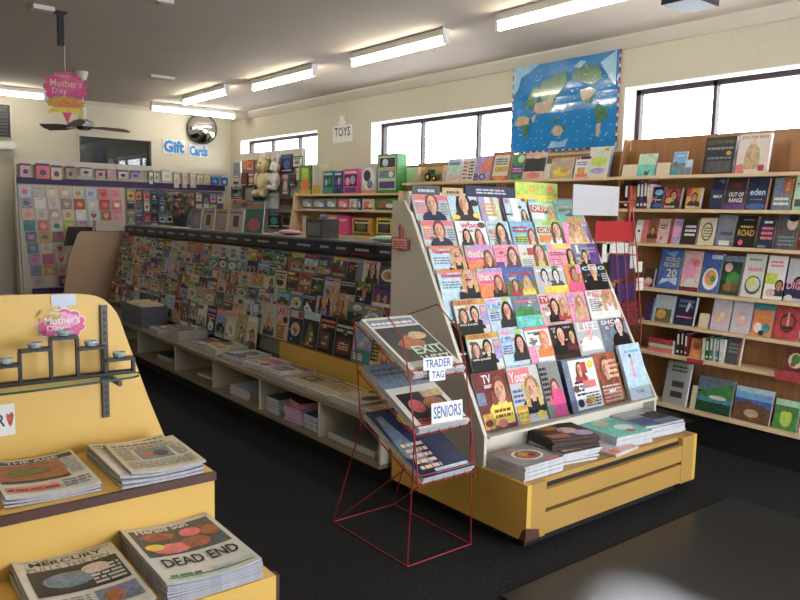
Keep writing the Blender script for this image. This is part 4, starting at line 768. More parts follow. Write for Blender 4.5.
NPC = [('offwhite', [('r', .05, .84, .95, .96, 'bluegrey'), ('l', .08, .86, .9, .94, 'white', 1), ('r', .05, .2, .97, .8, 'charcoal'), ('p', [(.2, .5), (.5, .65), (.75, .5), (.6, .35), (.3, .4)], 'rust'), ('e', .72, .62, .18, .07, 'tan'), ('t', 'EXIT', .38, .3, .95, .44, 'mint'), ('t', 'WEST', .38, .14, .95, .27, 'offwhite'), ('l', .08, .03, .9, .12, 'grey', 2)], 'newspaper with dark photograph on top tray of red wire stand'),
 ('offwhite', [('r', .0, .6, 1, 1, 'bluegrey'), ('l', .05, .8, .95, .95, 'darkgrey', 2), ('r', .1, .05, .9, .5, 'charcoal'), ('e', .3, .3, .14, .1, 'coral'), ('e', .65, .3, .2, .1, 'rust'), ('r', .55, .4, .95, .5, 'tan'), ('l', .1, .06, .9, .14, 'red', 2)], 'grey newspaper on middle tray of red wire stand'),
 ('navy', [('r', .5, .55, .95, .95, 'red'), ('e', .6, .8, .16, .1, 'yellow'), ('e', .8, .65, .14, .1, 'green'), ('p', [(.0, .3), (.1, .9), (.22, .9), (.4, .1)], 'bluegrey'), ('l', .1, .1, .5, .5, 'peach', 5), ('r', .3, .02, .95, .08, 'paleblue')], 'blue newspaper with red patch on bottom tray of red wire stand')]
for k, (((ya, za), (yb, zb)), (bgc, items, lab)) in enumerate(zip(TR, NPC)):
    dy, dz = yb-ya, zb-za; L = math.hypot(dy, dz); u = Vector((0, dy/L, dz/L)); nrm = Vector((0, -dz/L, dy/L)); n = (3, 4, 4)[k]
    for i in range(n):
        top = i == n-1; o = Vector(((tx0+tx1)/2+.004*((i*7) % 3-1), ya+.004, za))+nrm*(.007+i*.0085+.007)
        M = frame(o, (1, 0, 0), u)
        printed('newspaper', M, tx1-tx0-.012, L-.01, .007, bgc if top else 'offwhite', items if top else [], lab+(', uppermost copy' if top else ', %s copy from below' % ORD[i+1]), 'newspaper', 'newspapers on the wire stand', side=NEWS)
for k, (txs, a, b) in enumerate(((['TRADER', 'TAG'], (2.30, .90), (2.52, 1.0)), (['SENIORS'], (2.22, .63), (2.45, .70)))):
    za = TR[k][0][1]; yy = TR[k][0][0]-.024
    p0, p1 = (AY(423, 357, yy), AY(454, 378, yy)) if k == 0 else (AY(431, 403, yy), AY(464, 418, yy))
    tt = thing('tray_label', ((p0.x+p1.x)/2, yy, p1.z), 'white label with blue lettering clipped to the %s tray of red wire stand' % ['top', 'middle'][k], 'label')
    M = frame(((p0.x+p1.x)/2, yy, p1.z), Vector((1, 0, -.03)), Vector((.03, .1, 1))); wv, hv = (p1.x-p0.x)*.92, (p0.z-p1.z)*.9
    q = MB(M)
    if k == 0: q.box(-wv/2, wv/2, hv*.48, hv, -.002, 0, 'white').box(-wv*.3, wv*.24, 0, hv*.48, -.002, 0, 'white')
    else: q.box(-wv/2, wv/2, 0, hv, -.002, 0, 'white')
    q.build('card', tt); q = MB(M)
    if k == 0: cover(q, wv, hv, [('t', 'TRADER', .07, .58, .94, .93, 'blue'), ('t', 'TAG', .28, .1, .7, .42, 'blue')])
    else: cover(q, wv, hv, [('t', 'SENIORS', .06, .22, .95, .84, 'blue')])
    q.build('lettering', tt)
# ================================================================= YELLOW NEWSPAPER STAND (left foreground)
SX0, SX1 = -.35, 1.055
t = thing('newspaper_stand', (.35, 2.35, 0), 'yellow stepped newspaper stand with tall rounded end board', 'stand')
MB().prism([(1.9, 0), (1.9, .5), (2.335, .5), (2.335, .7), (2.80, .7), (2.80, 0)], 0, SX0, SX1, YEL).build('steps', t)
q = MB().box(SX0-.002, SX1+.002, 2.322, 2.336, .672, .7015, EDGE); q.build('edge_strip', t)
MB().box(SX1, SX1+.012, 1.9, 1.93, 0, .5, EDGE).build('edge_strip', t)
MB().box(.68, .83, 1.897, 1.9, .3, .44, 'charcoal').build('front_slot', t)
def arc(cx, cz, r, a0, a1, n=8): return [(cx+r*math.cos(math.radians(a0+(a1-a0)*i/n)), cz+r*math.sin(math.radians(a0+(a1-a0)*i/n))) for i in range(n+1)]
bp = [(SX1+.005, .70)]+[(p.x, p.z) for p in (AY(a, b, 2.8) for a, b in ((148, 396), (132, 352), (124, 330), (120, 319), (116, 311.5), (111, 305.5), (105, 300), (99, 297), (90, 295), (75, 294)))]+[(.2, 1.3), (-.1, 1.28), (-.25, 1.1), (SX0, .70)]
MB().prism(bp, 1, 2.803, 2.83, YEL).build('end_board', t)
bb = [(SX1-.02, 0), (SX1-.06, .7), (.82, 1.0), (.74, 1.08), (.1, 1.08), (-.1, 1.0), (SX0+.02, .7), (SX0+.02, 0)]
MB().prism(bb, 1, 2.832, 4.0, GREYP).build('rear_body', t)
p0, p1 = AY(103, 305, 2.8), AY(105, 417, 2.8)
q = MB(); q.box(p0.x-.012, p0.x+.012, 2.79, 2.802, p1.z, p0.z, STEEL)
for k in range(16):
    zz = p1.z+.012+k*(p0.z-p1.z-.02)/16; q.box(p0.x-.004, p0.x+.004, 2.789, 2.7905, zz, zz+.012, KICK)
q.build('slotted_upright', t)
tt = MB().box(p0.x-.006, p0.x+.006, 2.62, 2.79, .972, .99, STEEL).build('shelf_bracket', t)
gz = .992
ga = [(-.3, 2.63), (.55, 2.61), (.78, 2.62)]+[(.865+.06*math.cos(math.radians(a)), 2.69+.06*math.sin(math.radians(a))) for a in (-70, -40, 0, 40, 80)]+[(.86, 2.788), (-.3, 2.788)]
tt = thing('glass_shelf', (.4, 2.7, gz), 'green-edged glass shelf fixed to the yellow board', 'shelf')
MB().prism(ga, 2, gz, gz+.008, GLS).build('glass_plate', tt)
q = MB()
for (a, b), (c, d) in zip(ga[:-2], ga[1:-1]): q.add([(a, b-.0008, gz), (c, d-.0008, gz), (c, d-.0008, gz+.008), (a, b-.0008, gz+.008)], [(0, 1, 2, 3)], GEDGE)
q.build('polished_edge', tt)
# stepped black candle holder with glass cups
tt = thing('candle_holder', (.6, 2.7, gz+.009), 'black stepped metal candle holder standing on the glass shelf', 'candle holder')
Yc = 2.70; s_ = .007
LV = [(-20, 19, 363), (19, 50, 347), (50, 77, 335), (77, 105, 345), (105, 133, 356)]
q = MB(); base_z = gz+.009
xs_ = [AY(a, y, Yc).x for a, b, y in LV]+[AY(133, 356, Yc).x]; zs_ = [AY(b, y, Yc).z for a, b, y in LV]
q.box(xs_[0], xs_[-1], Yc-.022, Yc-.022+.01, base_z, base_z+.01, BLKM).box(xs_[0], xs_[-1], Yc+.012, Yc+.022, base_z, base_z+.01, BLKM); q.build('base_rails', tt)
for i in range(5):
    MB().box(xs_[i], xs_[i+1], Yc-.022, Yc+.022, zs_[i]-.01, zs_[i], BLKM).build('step_bar', tt)
for i in range(6):
    zt = max(zs_[max(0, i-1)], zs_[min(4, i)])-.01; MB().box(xs_[i]-.005, xs_[i]+.005, Yc-.01, Yc+.01, base_z, zt, BLKM).build('post', tt)
for i in range(5):
    cx = (xs_[i]+xs_[i+1])/2; z = zs_[i]+.0008
    if i == 0: cx = AY(6, 356, Yc).x
    c_ = thing('tealight_cup', (cx, Yc, z), 'small glass tealight cup on the candle holder, %s' % ['cut by the left picture edge', 'second step from the left', 'highest step', 'step left of the slotted upright', 'right end step'][i], 'candle cup', 'glass tealight cups')
    q = MB(); nn = 12; R = [(0, .015), (.004, .02), (.014, .024), (.02, .022), (.02, .019), (.008, .018)]; vs = []; fs = []
    for h_, r_ in R:
        for j in range(nn): vs.append((cx+r_*math.cos(2*math.pi*j/nn), Yc+r_*math.sin(2*math.pi*j/nn), z+h_))
    for a in range(len(R)-1):
        for j in range(nn): fs.append((a*nn+j, a*nn+(j+1) % nn, (a+1)*nn+(j+1) % nn, (a+1)*nn+j))
    fs += [tuple(range(nn-1, -1, -1)), tuple((len(R)-1)*nn+j for j in range(nn))]; q.add(vs, fs, WAX); q.build('cup', c_, smooth=False)
    MB().cyl((cx, Yc, z+.008), .016, .007, 'white', n=10).build('candle', c_)
# flower sticker and white tape on the board
fc = AY(62, 333, 2.8)
flowersign(fc.x, 2.797, fc.z-.035, .17, .2, 'board_sign', 'pink and gold flower-shaped paper sign on the yellow board, taped behind candle holder', frame((fc.x, 2.797, fc.z), (1, 0, 0), (0, 0, 1)), cord=False, small=True)
TAPE = mk('pale_tape', 'b9c6d8', .4, noise=(8, .03)); a, b = AY(51, 295, 2.8), AY(76, 305, 2.8); c_ = AY(64, 318, 2.8)
tag(MB().box(a.x, b.x, 2.799, 2.8015, b.z, a.z, TAPE).box(c_.x-.013, c_.x+.011, 2.7985, 2.80, c_.z, b.z, TAPE).build('tape'), 'pale tape in a T shape at top of the yellow board', 'tape')
a, b = AY(-22, 412, 2.8), AY(15.5, 434, 2.8)
t3 = thing('heart_card', ((a.x+b.x)/2, 2.79, b.z), 'white card with red heart on the yellow board, cut by left picture edge', 'sign')
M = frame(((a.x+b.x)/2, 2.797, b.z), (1, 0, 0), (0, 0, 1)); wv, hv = b.x-a.x, a.z-b.z+.015
MB(M).box(-wv/2, wv/2, 0, hv, -.002, 0, 'white').build('card', t3); q = MB(M)
cover(q, wv, hv, [('t', 'AIR', .1, .3, .72, .7, 'navy'), ('p', [(.76, .72), (.82, .66), (.86, .7), (.93, .74), (.97, .62), (.93, .4), (.87, .26), (.8, .38), (.76, .55)], 'red')]); q.build('printing', t3)
# ---- newspapers on the steps
def paper(cx, cyy, z, w_, d_, n, th, rot, bgc, cov, lab, seed, jit=.004): return stack('newspaper', cx, cyy, z, w_, d_, n, th, rot, cov, lab, 'newspaper', 'newspapers on the yellow stand', seed=seed, bgc=bgc, side=NEWS, jitter=jit, bend=.012)
paper(.555, 2.565, .7, .275, .385, 3, .007, -.03, 'offwhite', [('r', .03, .84, .97, .95, 'navy'), ('t', 'THE AGE', .2, .86, .8, .93, 'white'), ('r', .04, .36, .78, .82, 'rust'), ('e', .4, .6, .25, .12, 'olive'), ('r', .04, .32, .78, .38, 'charcoal'), ('r', .8, .36, .97, .82, 'lightgrey'), ('l', .82, .4, .95, .8, 'grey', 8), ('r', .04, .1, .6, .22, 'coral'), ('l', .06, .12, .58, .2, 'darkred', 1), ('l', .64, .08, .95, .28, 'bluegrey', 3)], 'newspaper with blue banner, left pile on the upper step', 21)
paper(.885, 2.54, .7, .275, .395, 3, .009, -.03, 'offwhite', [('l', .05, .9, .95, .96, 'charcoal', 1), ('r', .05, .82, .5, .84, 'grey')], 'newspaper in the lower part of the right-hand pile on upper step', 22, .008)
paper(.905, 2.51, .731, .25, .34, 1, .008, -.06, 'cream', [('l', .06, .86, .8, .93, 'charcoal', 1), ('r', .3, .35, .75, .7, 'bluegrey'), ('e', .45, .52, .12, .1, 'rust'), ('e', .6, .5, .1, .1, 'charcoal'), ('l', .06, .72, .9, .82, 'grey', 2), ('l', .06, .08, .94, .3, 'grey', 6), ('l', .8, .35, .95, .7, 'grey', 6), ('l', .05, .35, .26, .7, 'grey', 6)], 'cream folded newspaper lying on top of right-hand pile, upper step', 23)
paper(.55, 2.118, .5, .285, .42, 5, .0065, -.02, 'offwhite', [('l', .05, .955, .95, .97, 'charcoal', 1), ('t', 'MERCURY', .14, .87, .86, .94, 'charcoal'), ('t', 'PULLS THE PIN', .1, .78, .9, .85, 'grey'), ('r', .08, .38, .95, .78, 'charcoal'), ('e', .42, .58, .25, .12, 'bluegrey'), ('e', .7, .66, .14, .08, 'rose'), ('l', .62, .42, .93, .7, 'lightgrey', 5), ('r', .55, .1, .95, .32, 'bluegrey'), ('e', .7, .2, .1, .08, 'rust'), ('l', .06, .05, .5, .32, 'grey', 7)], 'newspaper with grey photograph on the lower step, left pile', 24)
paper(.872, 2.118, .5, .29, .42, 8, .0062, -.02, 'offwhite', [('r', .05, .42, .95, .93, 'darkgrey'), ('t', 'Herald Sun', .12, .86, .7, .95, 'white'), ('p', [(.1, .8), (.3, .86), (.5, .78), (.42, .7), (.2, .7)], 'rust'), ('e', .35, .53, .22, .09, 'coral'), ('e', .62, .56, .16, .1, 'rust'), ('e', .65, .74, .12, .08, 'coral'), ('e', .85, .68, .1, .1, 'rust'), ('e', .18, .58, .1, .06, 'yellow'), ('t', 'DEAD END', .12, .22, .92, .36, 'black'), ('l', .08, .06, .4, .12, 'green', 1), ('r', .05, .035, .95, .05, 'green'), ('r', .5, .06, .95, .1, 'lightgrey')], 'newspaper with large black headline on the lower step, right pile', 25, .002)
# ================================================================= BOOKCASE ALONG THE WINDOW WALL
KX0, KX1 = 4.85, 5.06
SH = [.25, .62, .84, 1.09, 1.42, 1.67, 1.91]
BK0, BKM, BK1 = 1.2, 3.5, 6.1
t = thing('bookcase', (4.97, 3.6, 0), 'long wooden wall bookcase with pale shelf edges under the clerestory windows', 'bookcase')
MB().box(KX1, XW-.004, BKM+.001, BK1, .0, 2.12, WOOD).build('back_panel', t)
MB().box(KX1-.012, XW-.004, BK0, BKM, .0, 2.2, WOOD).build('back_panel', t)
MB().prism([(4.93, 1.925), (4.99, 2.2), (5.045, 2.2), (5.045, 1.925)], 1, BKM, BKM+.02, WOOD).build('end_fin', t)
MB().box(KX1-.03, KX1-.013, BK0, 2.28, 1.93, 2.12, WOOD).build('raised_panel', t)
for y in (BK0, BKM-.01, 4.8, BK1-.02): MB().box(KX0+.06, KX1-.013, y, y+.02, .0, 1.9, WOOD).build('upright', t)
for z in SH:
    q = MB(); q.box(KX0, KX1-.014, BK0, BK1, z-.022, z, SHELF).build('shelf', t)
MB().box(KX0+.05, KX1-.02, BK0, BK1, .002, .2, KICK).build('kickboard', t)
XB = 4.9
def book(s, a, b, top, bgc, items, label, cat='book', th=.02, name='book', side=PAPER, lean=.22, grp=None, off=0, x=None):
    x = XB if x is None else x; z = SH[s]+.001; p0 = AX(a, 250, x); yb = 0
    pyb = {6: 177, 5: 211, 4: 247, 3: 296, 2: 333, 1: 362, 0: 420}[s]
    pL, pR, pT = AX(a, pyb, x), AX(b, pyb, x), AX((a+b)/2, top, x+.03)
    h = max(.05, (pT.z-z)/math.cos(lean)); wv = max(.015, pL.y-pR.y-.004)
    return printed(name, frame((x+off, (pL.y+pR.y)/2, z+.001), (0, -1, 0), (math.sin(lean), 0, math.cos(lean))), wv, h, th, bgc, items, label, cat, grp or ('books on the %s shelf of the bookcase' % ['bottom', 'sixth', 'fifth', 'fourth', 'third', 'second', 'top'][s]), side=side)
def spine(s, y0, y1, h, cl, label, d=.13, txt='white', x=4.9, grp='book spines on the bookcase'):
    q = MB(); z = SH[s]+.001
    q.box(x, x+d, y0, y1, z, z+h, cl).box(x+.004, x+d+.001, y0+.002, y1-.002, z+h, z+h+.001, PAPER)
    M = frame((x-.001, (y0+y1)/2, z), (0, -1, 0), (0, 0, 1)); q.M = M
    cover(q, y1-y0, h, [('r', .25, .45, .75, .9, txt), ('r', .25, .1, .75, .2, txt)]); return tag(q.build('book'), label, 'book', grp)
TX = lambda c, n=2: ('l', .1, .72, .9, .94, c, n)
B6 = [(445, 459, 159, 'paleblue', [('r', .1, .4, .9, .8, 'mint'), ('r', .1, .05, .9, .3, 'rose'), TX('blue', 1)], 'pale blue book with mint picture'),
 (460, 473, 158, 'offwhite', [('l', .1, .1, .45, .9, 'red', 5), ('l', .55, .1, .9, .9, 'navy', 6)], 'white book with red and navy upright lettering'),
 (473, 489, 156, 'lilac', [('p', [(.3, .3), (.6, .8), (.95, .95), (.95, .4)], 'orange'), ('e', .6, .6, .2, .2, 'coral'), ('t', 'BO', .0, .03, .75, .3, 'navy')], 'lilac book with orange burst and dark letters at foot'),
 (489, 509, 152, 'rust', [('r', .12, .15, .88, .88, 'offwhite'), ('l', .2, .55, .8, .8, 'darkgrey', 3), ('r', .2, .3, .85, .48, 'gold'), ('e', .5, .08, .3, .08, 'orange')], 'rust-framed book with cream centre panel'),
 (509, 522, 154, 'green', [('r', .1, .2, .9, .55, 'purple'), ('l', .15, .3, .85, .5, 'pink', 2), ('e', .7, .8, .25, .15, 'mint')], 'green book with purple block'),
 (522, 543, 153, 'rose', [('r', .0, .3, 1, .8, 'charcoal'), ('e', .5, .15, .3, .12, 'coral'), ('e', .6, .85, .2, .08, 'peach')], 'rose cookery book with dark picture'),
 (543, 549, 164, 'offwhite', [], 'narrow off-white book beside the dark picture cookery book'),
 (549, 571, 158, 'tan', [('e', .5, .3, .4, .2, 'yellow'), ('e', .65, .38, .2, .12, 'gold'), ('l', .15, .65, .9, .85, 'lilac', 2)], 'tan book with yellow fruit on its cover'),
 (573, 588, 157, 'white', [('r', .3, .88, 1, 1, 'navy'), ('e', .15, .93, .12, .06, 'red'), ('l', .1, .6, .8, .8, 'blue', 2), ('r', .2, .1, .7, .5, 'gold'), ('r', .1, .02, .9, .2, 'coral')], 'white children\'s book with navy corner'),
 (586, 607, 147, 'offwhite', [('e', .5, .52, .38, .16, 'lime'), ('e', .55, .82, .2, .08, 'mint'), ('e', .5, .22, .36, .1, 'lilac'), ('r', .7, .85, .9, .95, 'gold')], 'thick white book with lime oval, leaning at the panel end'),
 (621, 636, 165, 'cream', [], 'blank cream card left of the teal book'), (636, 654, 154, 'turquoise', [('r', 0, .5, 1, 1, 'mint'), ('p', [(.4, .05), (.5, .3), (.55, .15), (.7, .3), (.65, .05)], 'brown')], 'turquoise book with small brown figure'),
 (655, 669, 163, 'cream', [], 'blank cream card right of the turquoise book'), (670, 684, 152, 'skyblue', [('r', 0, .0, 1, .5, 'bluegrey'), ('p', [(.05, 0), (.5, 0), (.45, .35), (.2, .5)], 'teal'), ('e', .28, .5, .12, .1, 'redhair'), ('l', .3, .8, .8, .9, 'white', 1)], 'sky blue beach book with woman in teal'),
 (683, 690, 160, 'bluegrey', [('r', 0, .5, 1, 1, 'paleblue')], 'small blue book tucked behind the beach book'),
 (701, 732, 137, 'charcoal', [('t', 'DOCTOR WHO', .08, .8, .92, .9, 'olive'), ('l', .08, .66, .92, .76, 'grey', 1), ('r', .1, .05, .9, .35, 'darkgrey'), ('l', .12, .4, .9, .5, 'bluegrey', 1), ('e', .8, .55, .08, .06, 'gold')], 'large charcoal book standing at the top right of bookcase'),
 (734, 766, 134, 'pale', [('t', 'DOCTOR WHO', .1, .87, .92, .95, 'brown'), ('p', [(.2, .1), (.75, .1), (.7, .6), (.55, .75), (.4, .75), (.28, .6)], 'tan'), ('e', .48, .8, .1, .07, 'peach'), ('p', [(0, 0), (.3, 0), (.2, .25), (0, .2)], 'coral'), ('r', .72, .05, .9, .2, 'red')], 'large pale rose book beside the charcoal book')]
for a, b, tp, bgc, it, lab in B6: book(6, a, b, tp, bgc, it, lab+', top shelf', th=.03 if 'thick' in lab or 'large' in lab else .015, side='bluegrey' if 'thick' in lab else ('white' if 'rose book' in lab else PAPER), lean=.16 if 'large' in lab else .2)
hb = [('r', .05, .6, .95, .95, 'red'), ('f', .55, .15, .42, 'black', 'darkbrown', 'tanskin'), ('l', .08, .06, .7, .22, 'offwhite', 1), ('e', .3, .4, .2, .15, 'gold')]
B5 = [(628, 636, 186, 'orange', [('r', .2, .1, .8, .3, 'rust')], 'narrow orange book'), (649, 661, 187, 'navy', [('e', .6, .75, .35, .14, 'skyblue'), ('t', 'H', .1, .3, .45, .55, 'gold'), ('e', .6, .15, .35, .1, 'blue'), ('l', .5, .38, .9, .46, 'white', 1)], 'navy book with blue shapes and gold letter'),
 (662, 679, 188, 'darkred', hb, 'dark red paperback with dark-haired figure'), (684, 699, 188, 'gold', [('r', 0, .6, .3, 1, 'red')]+hb[1:3], 'gold paperback with dark-haired figure'),
 (708, 722, 178, 'navy', [('t', 'MAX', .2, .36, .85, .46, 'white'), ('p', [(.4, .9), (.8, .95), (.9, .8)], 'bluegrey')], 'navy thriller with short white title'),
 (723, 743, 178, 'charcoal', [('t', 'OUT OF', .15, .4, .9, .54, 'white'), ('t', 'RANGE', .2, .22, .9, .36, 'white'), ('r', .2, .66, .8, .85, 'darkred'), ('r', 0, 0, 1, .18, 'purple')], 'dark thriller with purple foot and red patch'),
 (744, 765, 178, 'navy', [('t', 'eden', .14, .45, .88, .66, 'paleblue'), ('l', .2, .3, .8, .36, 'bluegrey', 1), ('e', .5, .1, .5, .1, 'blue')], 'deep blue novel with pale lower-case title'),
 (770, 789, 178, 'bluegrey', [('r', .5, .5, 1, 1, 'rust'), ('e', .75, .72, .15, .15, 'tanskin'), ('l', .1, .15, .9, .45, 'white', 2)], 'blue-grey novel with face at upper right'),
 (791, 806, 174, 'mint', [('l', .1, .7, .9, .8, 'darkred', 1), ('r', .1, .1, .9, .3, 'darkgrey')], 'pale mint novel at right picture edge')]
for a, b, tp, bgc, it, lab in B5: book(5, a, b, tp, bgc, it, lab+', second shelf', side='tan' if a > 700 else PAPER, th=.028)
for k, (px, cl, h) in enumerate(((625.5, 'black', .19), (637.5, 'navy', .2), (641, 'purple', .2), (644.5, 'darkred', .21), (647.5, 'rose', .18))):
    p = AX(px, 211, 4.9); spine(5, p.y-.018, p.y+.018, h, cl, '%s book spine on second shelf near the teal-covered top shelf end' % nm(cl))
B4 = [(633, 640, 220, 'white', [('e', .5, .5, .2, .06, 'navy')], 'white book with tiny navy mark'), (640, 645, 220, 'coral', [], 'narrow coral book'), (645, 656, 219, 'rust', [('f', .5, .2, .5, 'brunette', 'darkbrown', 'tanskin')], 'rust novel with a face'),
 (655, 667, 219, 'rose', [('l', .2, .6, .7, .8, 'charcoal', 2), ('e', .4, .2, .1, .06, 'red')], 'rose novel with fine dark marks'), (668, 679, 219, 'lilac', [('e', .6, .5, .3, .25, 'pink'), ('r', 0, 0, .2, 1, 'red')], 'lilac novel with red edge'),
 (679, 695, 220, 'darkbrown', [('l', .2, .35, .9, .85, 'white', 3)], 'dark brown novel with white title'), (696, 713, 218, 'cream', [('e', .5, .5, .35, .35, 'olive'), ('e', .5, .5, .28, .28, 'cream'), ('l', .3, .3, .8, .7, 'olive', 4)], 'cream book with olive drawing'),
 (714, 732, 215, 'bluegrey', [('e', .55, .7, .35, .2, 'grey'), ('r', .2, .35, .9, .45, 'darkgrey'), ('r', .2, .03, .8, .18, 'white')], 'blue-grey novel with large face'),
 (733, 754, 216, 'black', [('t', 'ROAD', .1, .36, .9, .56, 'gold'), ('l', .2, .62, .8, .74, 'gold', 1), ('e', .3, .15, .12, .09, 'hotpink'), ('l', .3, .85, .8, .93, 'bluegrey', 1)], 'black novel with large gold title'),
 (755, 772, 219, 'navy', [('l', .2, .3, .9, .8, 'coral', 3), ('r', .3, .85, .8, .93, 'paleblue'), ('r', .1, .02, .6, .1, 'bluegrey')], 'navy novel with broken coral lettering'),
 (773, 795, 213, 'darkgrey', [('e', .7, .72, .25, .2, 'rose'), ('e', .72, .86, .25, .1, 'black'), ('l', .15, .1, .9, .4, 'grey', 3)], 'dark grey novel with a pale face'), (796, 808, 216, 'darkred', [('l', .1, .3, .9, .8, 'rose', 4)], 'dark red novel at right picture edge')]
for a, b, tp, bgc, it, lab in B4: book(4, a, b, tp, bgc, it, lab+', third shelf', th=.025, side='tan' if a > 700 else PAPER)
bowl = [('e', .5, .35, .42, .28, 'white'), ('e', .5, .38, .32, .2, 'gold'), ('e', .4, .44, .12, .08, 'coral'), ('e', .62, .36, .12, .08, 'green')]
B3 = [(641, 652, 268, 'brunette', [('e', .5, .3, .4, .2, 'rose'), ('e', .4, .1, .3, .1, 'coral')], 'dark book with pale dish'),
 (655, 677, 249, 'blue', [('p', [(.1, .1), (.5, .2), (.9, .1), (.9, .3), (.2, .25)], 'paleblue'), ('p', [(.2, .9), (.8, .95), (.6, .8)], 'skyblue'), ('t', 'WORLD', .2, .68, .9, .8, 'cream'), ('t', 'RECORDS', .2, .55, .9, .66, 'cream'), ('t', '20', .38, .3, .85, .5, 'offwhite')], 'large glossy blue book with metallic title'),
 (678, 697, 251, 'rose', [('e', .4, .5, .35, .25, 'pink'), ('e', .5, .2, .3, .12, 'offwhite'), ('e', .7, .7, .2, .1, 'coral'), ('r', 0, 0, 1, .1, 'darkred')], 'pink-toned baking book'),
 (698, 717, 253, 'blue', [('r', .4, .85, 1, .95, 'paleblue')]+bowl, 'blue cookery book with bowl'), (718, 738, 256, 'darkgreen', [('r', 0, .85, 1, 1, 'bluegrey'), ('e', .3, .7, .2, .12, 'rose'), ('e', .6, .4, .35, .2, 'green'), ('e', .4, .2, .25, .1, 'rust'), ('e', .75, .2, .2, .1, 'brown')], 'dark green cookery book with dishes'),
 (739, 760, 254, 'offwhite', [('l', .2, .85, .8, .92, 'teal', 1), ('l', .2, .6, .9, .75, 'pink', 1), ('e', .55, .28, .4, .22, 'darkgrey'), ('e', .55, .3, .33, .17, 'mint'), ('e', .5, .35, .15, .1, 'yellow')], 'white salad cookery book'),
 (762, 782, 256, 'white', [('l', .15, .75, .8, .92, 'coral', 2), ('r', .0, .35, .6, .6, 'lime'), ('f', .75, .1, .4, 'black', 'charcoal', 'tanskin'), ('e', .35, .15, .25, .1, 'rose')], 'white cookery book with man in black'),
 (783, 808, 259, 'lightgrey', [('f', .52, .1, .44, 'black', 'navy', 'tanskin'), ('r', .0, .1, .85, .42, 'navy'), ('t', 'DIG', .06, .28, .62, .44, 'pink'), ('e', .2, .08, .16, .07, 'offwhite')], 'book with man in navy shirt and pink title')]
for a, b, tp, bgc, it, lab in B3: book(3, a, b, tp, bgc, it, lab+', fourth shelf', th=.025, side='navy' if a in (762,) else PAPER)
cup = [('r', 0, 0, 1, 1, 'mist'), ('l', .2, .85, .8, .92, 'white', 1), ('e', .5, .4, .36, .24, 'rose'), ('e', .5, .44, .26, .14, 'peach'), ('e', .55, .46, .12, .07, 'white')]
B2 = [(643, 650, 297, 'violet', [], 'dark violet book'), (651, 671, 295, 'paleblue', [('r', .1, .0, .9, .5, 'olive'), ('e', .4, .3, .25, .18, 'gold'), ('r', .3, .6, .8, .85, 'offwhite')], 'nature book with gold flowers'),
 (673, 692, 296, 'navy', [('l', .1, .6, .9, .95, 'bluegrey', 2), ('p', [(.5, .5), (.6, .8), (.75, .75), (.6, .45)], 'white'), ('r', .05, .25, .9, .3, 'coral')], 'navy book with white streak'), (697, 707, 313, 'cream', [], 'blank cream card'),
 (709, 728, 297, 'lilac', cup, 'lilac book with bowl, left of its twin'), (729, 749, 300, 'lilac', cup, 'lilac book with bowl, right of its twin'),
 (750, 771, 304, 'orange', [('r', 0, .8, 1, 1, 'teal'), ('l', .1, .55, .8, .72, 'gold', 1), ('e', .3, .25, .2, .16, 'white'), ('e', .7, .25, .2, .16, 'teal'), ('e', .5, .1, .15, .08, 'navy')], 'orange book with teal patterns'),
 (772, 799, 306, 'red', [('e', .5, .5, .32, .3, 'darkred'), ('e', .5, .5, .24, .22, 'red'), ('r', .46, .3, .54, .8, 'rose'), ('r', .3, .3, .7, .4, 'darkbrown')], 'red book with a dark ring emblem'), (801, 812, 308, 'offwhite', [], 'off-white book at right picture edge')]
for a, b, tp, bgc, it, lab in B2: book(2, a, b, tp, bgc, it, lab+', fifth shelf', th=.02 if a != 673 else .03)
for k, (cl, z0, z1) in enumerate((('coral', 0, .035), ('mint', .036, .06), ('red', .061, .1))):
    p0, p1 = AX(648, 352, 4.88), AX(672, 356, 4.88); o = MB().box(4.88, 5.02, p1.y, p0.y, SH[1]+.001+z0, SH[1]+z1, cl).box(4.885, 5.021, p1.y-.001, p0.y-.004, SH[1]+.004+z0, SH[1]-.003+z1, PAPER).build('book')
    tag(o, '%s book lying flat on the sixth shelf, %s of three' % (nm(cl), ['lowest', 'middle', 'topmost'][k]), 'book', 'books lying flat on the sixth shelf')
for px, cl, h, wv in ((677, 'darkbrown', .17, .03), (681, 'charcoal', .18, .02), (685, 'darkred', .16, .03), (703, 'mint', .15, .025), (706.5, 'darkgreen', .15, .03), (710.5, 'green', .17, .03), (714, 'paleblue', .16, .02), (717, 'teal', .17, .025), (720.5, 'offwhite', .16, .04)):
    p = AX(px, 360, 4.9); spine(1, p.y-wv/2, p.y+wv/2, h, cl, '%s book spine standing on the sixth shelf beside the orange book' % nm(cl))
book(1, 688, 700, 338, 'orange', [('e', .5, .6, .3, .2, 'rust'), ('r', .2, .1, .8, .25, 'gold')], 'orange book facing out on the sixth shelf', th=.03)
book(1, 724, 739, 336, 'darkgrey', [('r', .85, 0, 1, 1, 'rust'), ('l', .15, .4, .8, .8, 'grey', 3)], 'dark grey book facing out on the sixth shelf', th=.03)
book(1, 783, 806, 349, 'darkred', [('e', .5, .55, .35, .3, 'cream'), ('e', .5, .6, .2, .2, 'green'), ('e', .4, .4, .12, .1, 'red'), ('r', 0, 0, 1, .12, 'red')], 'red and cream book standing in red tray, sixth shelf', th=.03)
p0, p1 = AX(776, 374, 4.85), AX(812, 382, 4.85); q = MB(); q.box(4.835, 4.88, p1.y, p0.y, SH[1]-.0, SH[1]+.002, 'red').box(4.832, 4.837, p1.y, p0.y, SH[1]-.03, SH[1]+.03, 'red'); tag(q.build('display_tray'), 'red cardboard tray front at right end of the sixth shelf', 'tray')
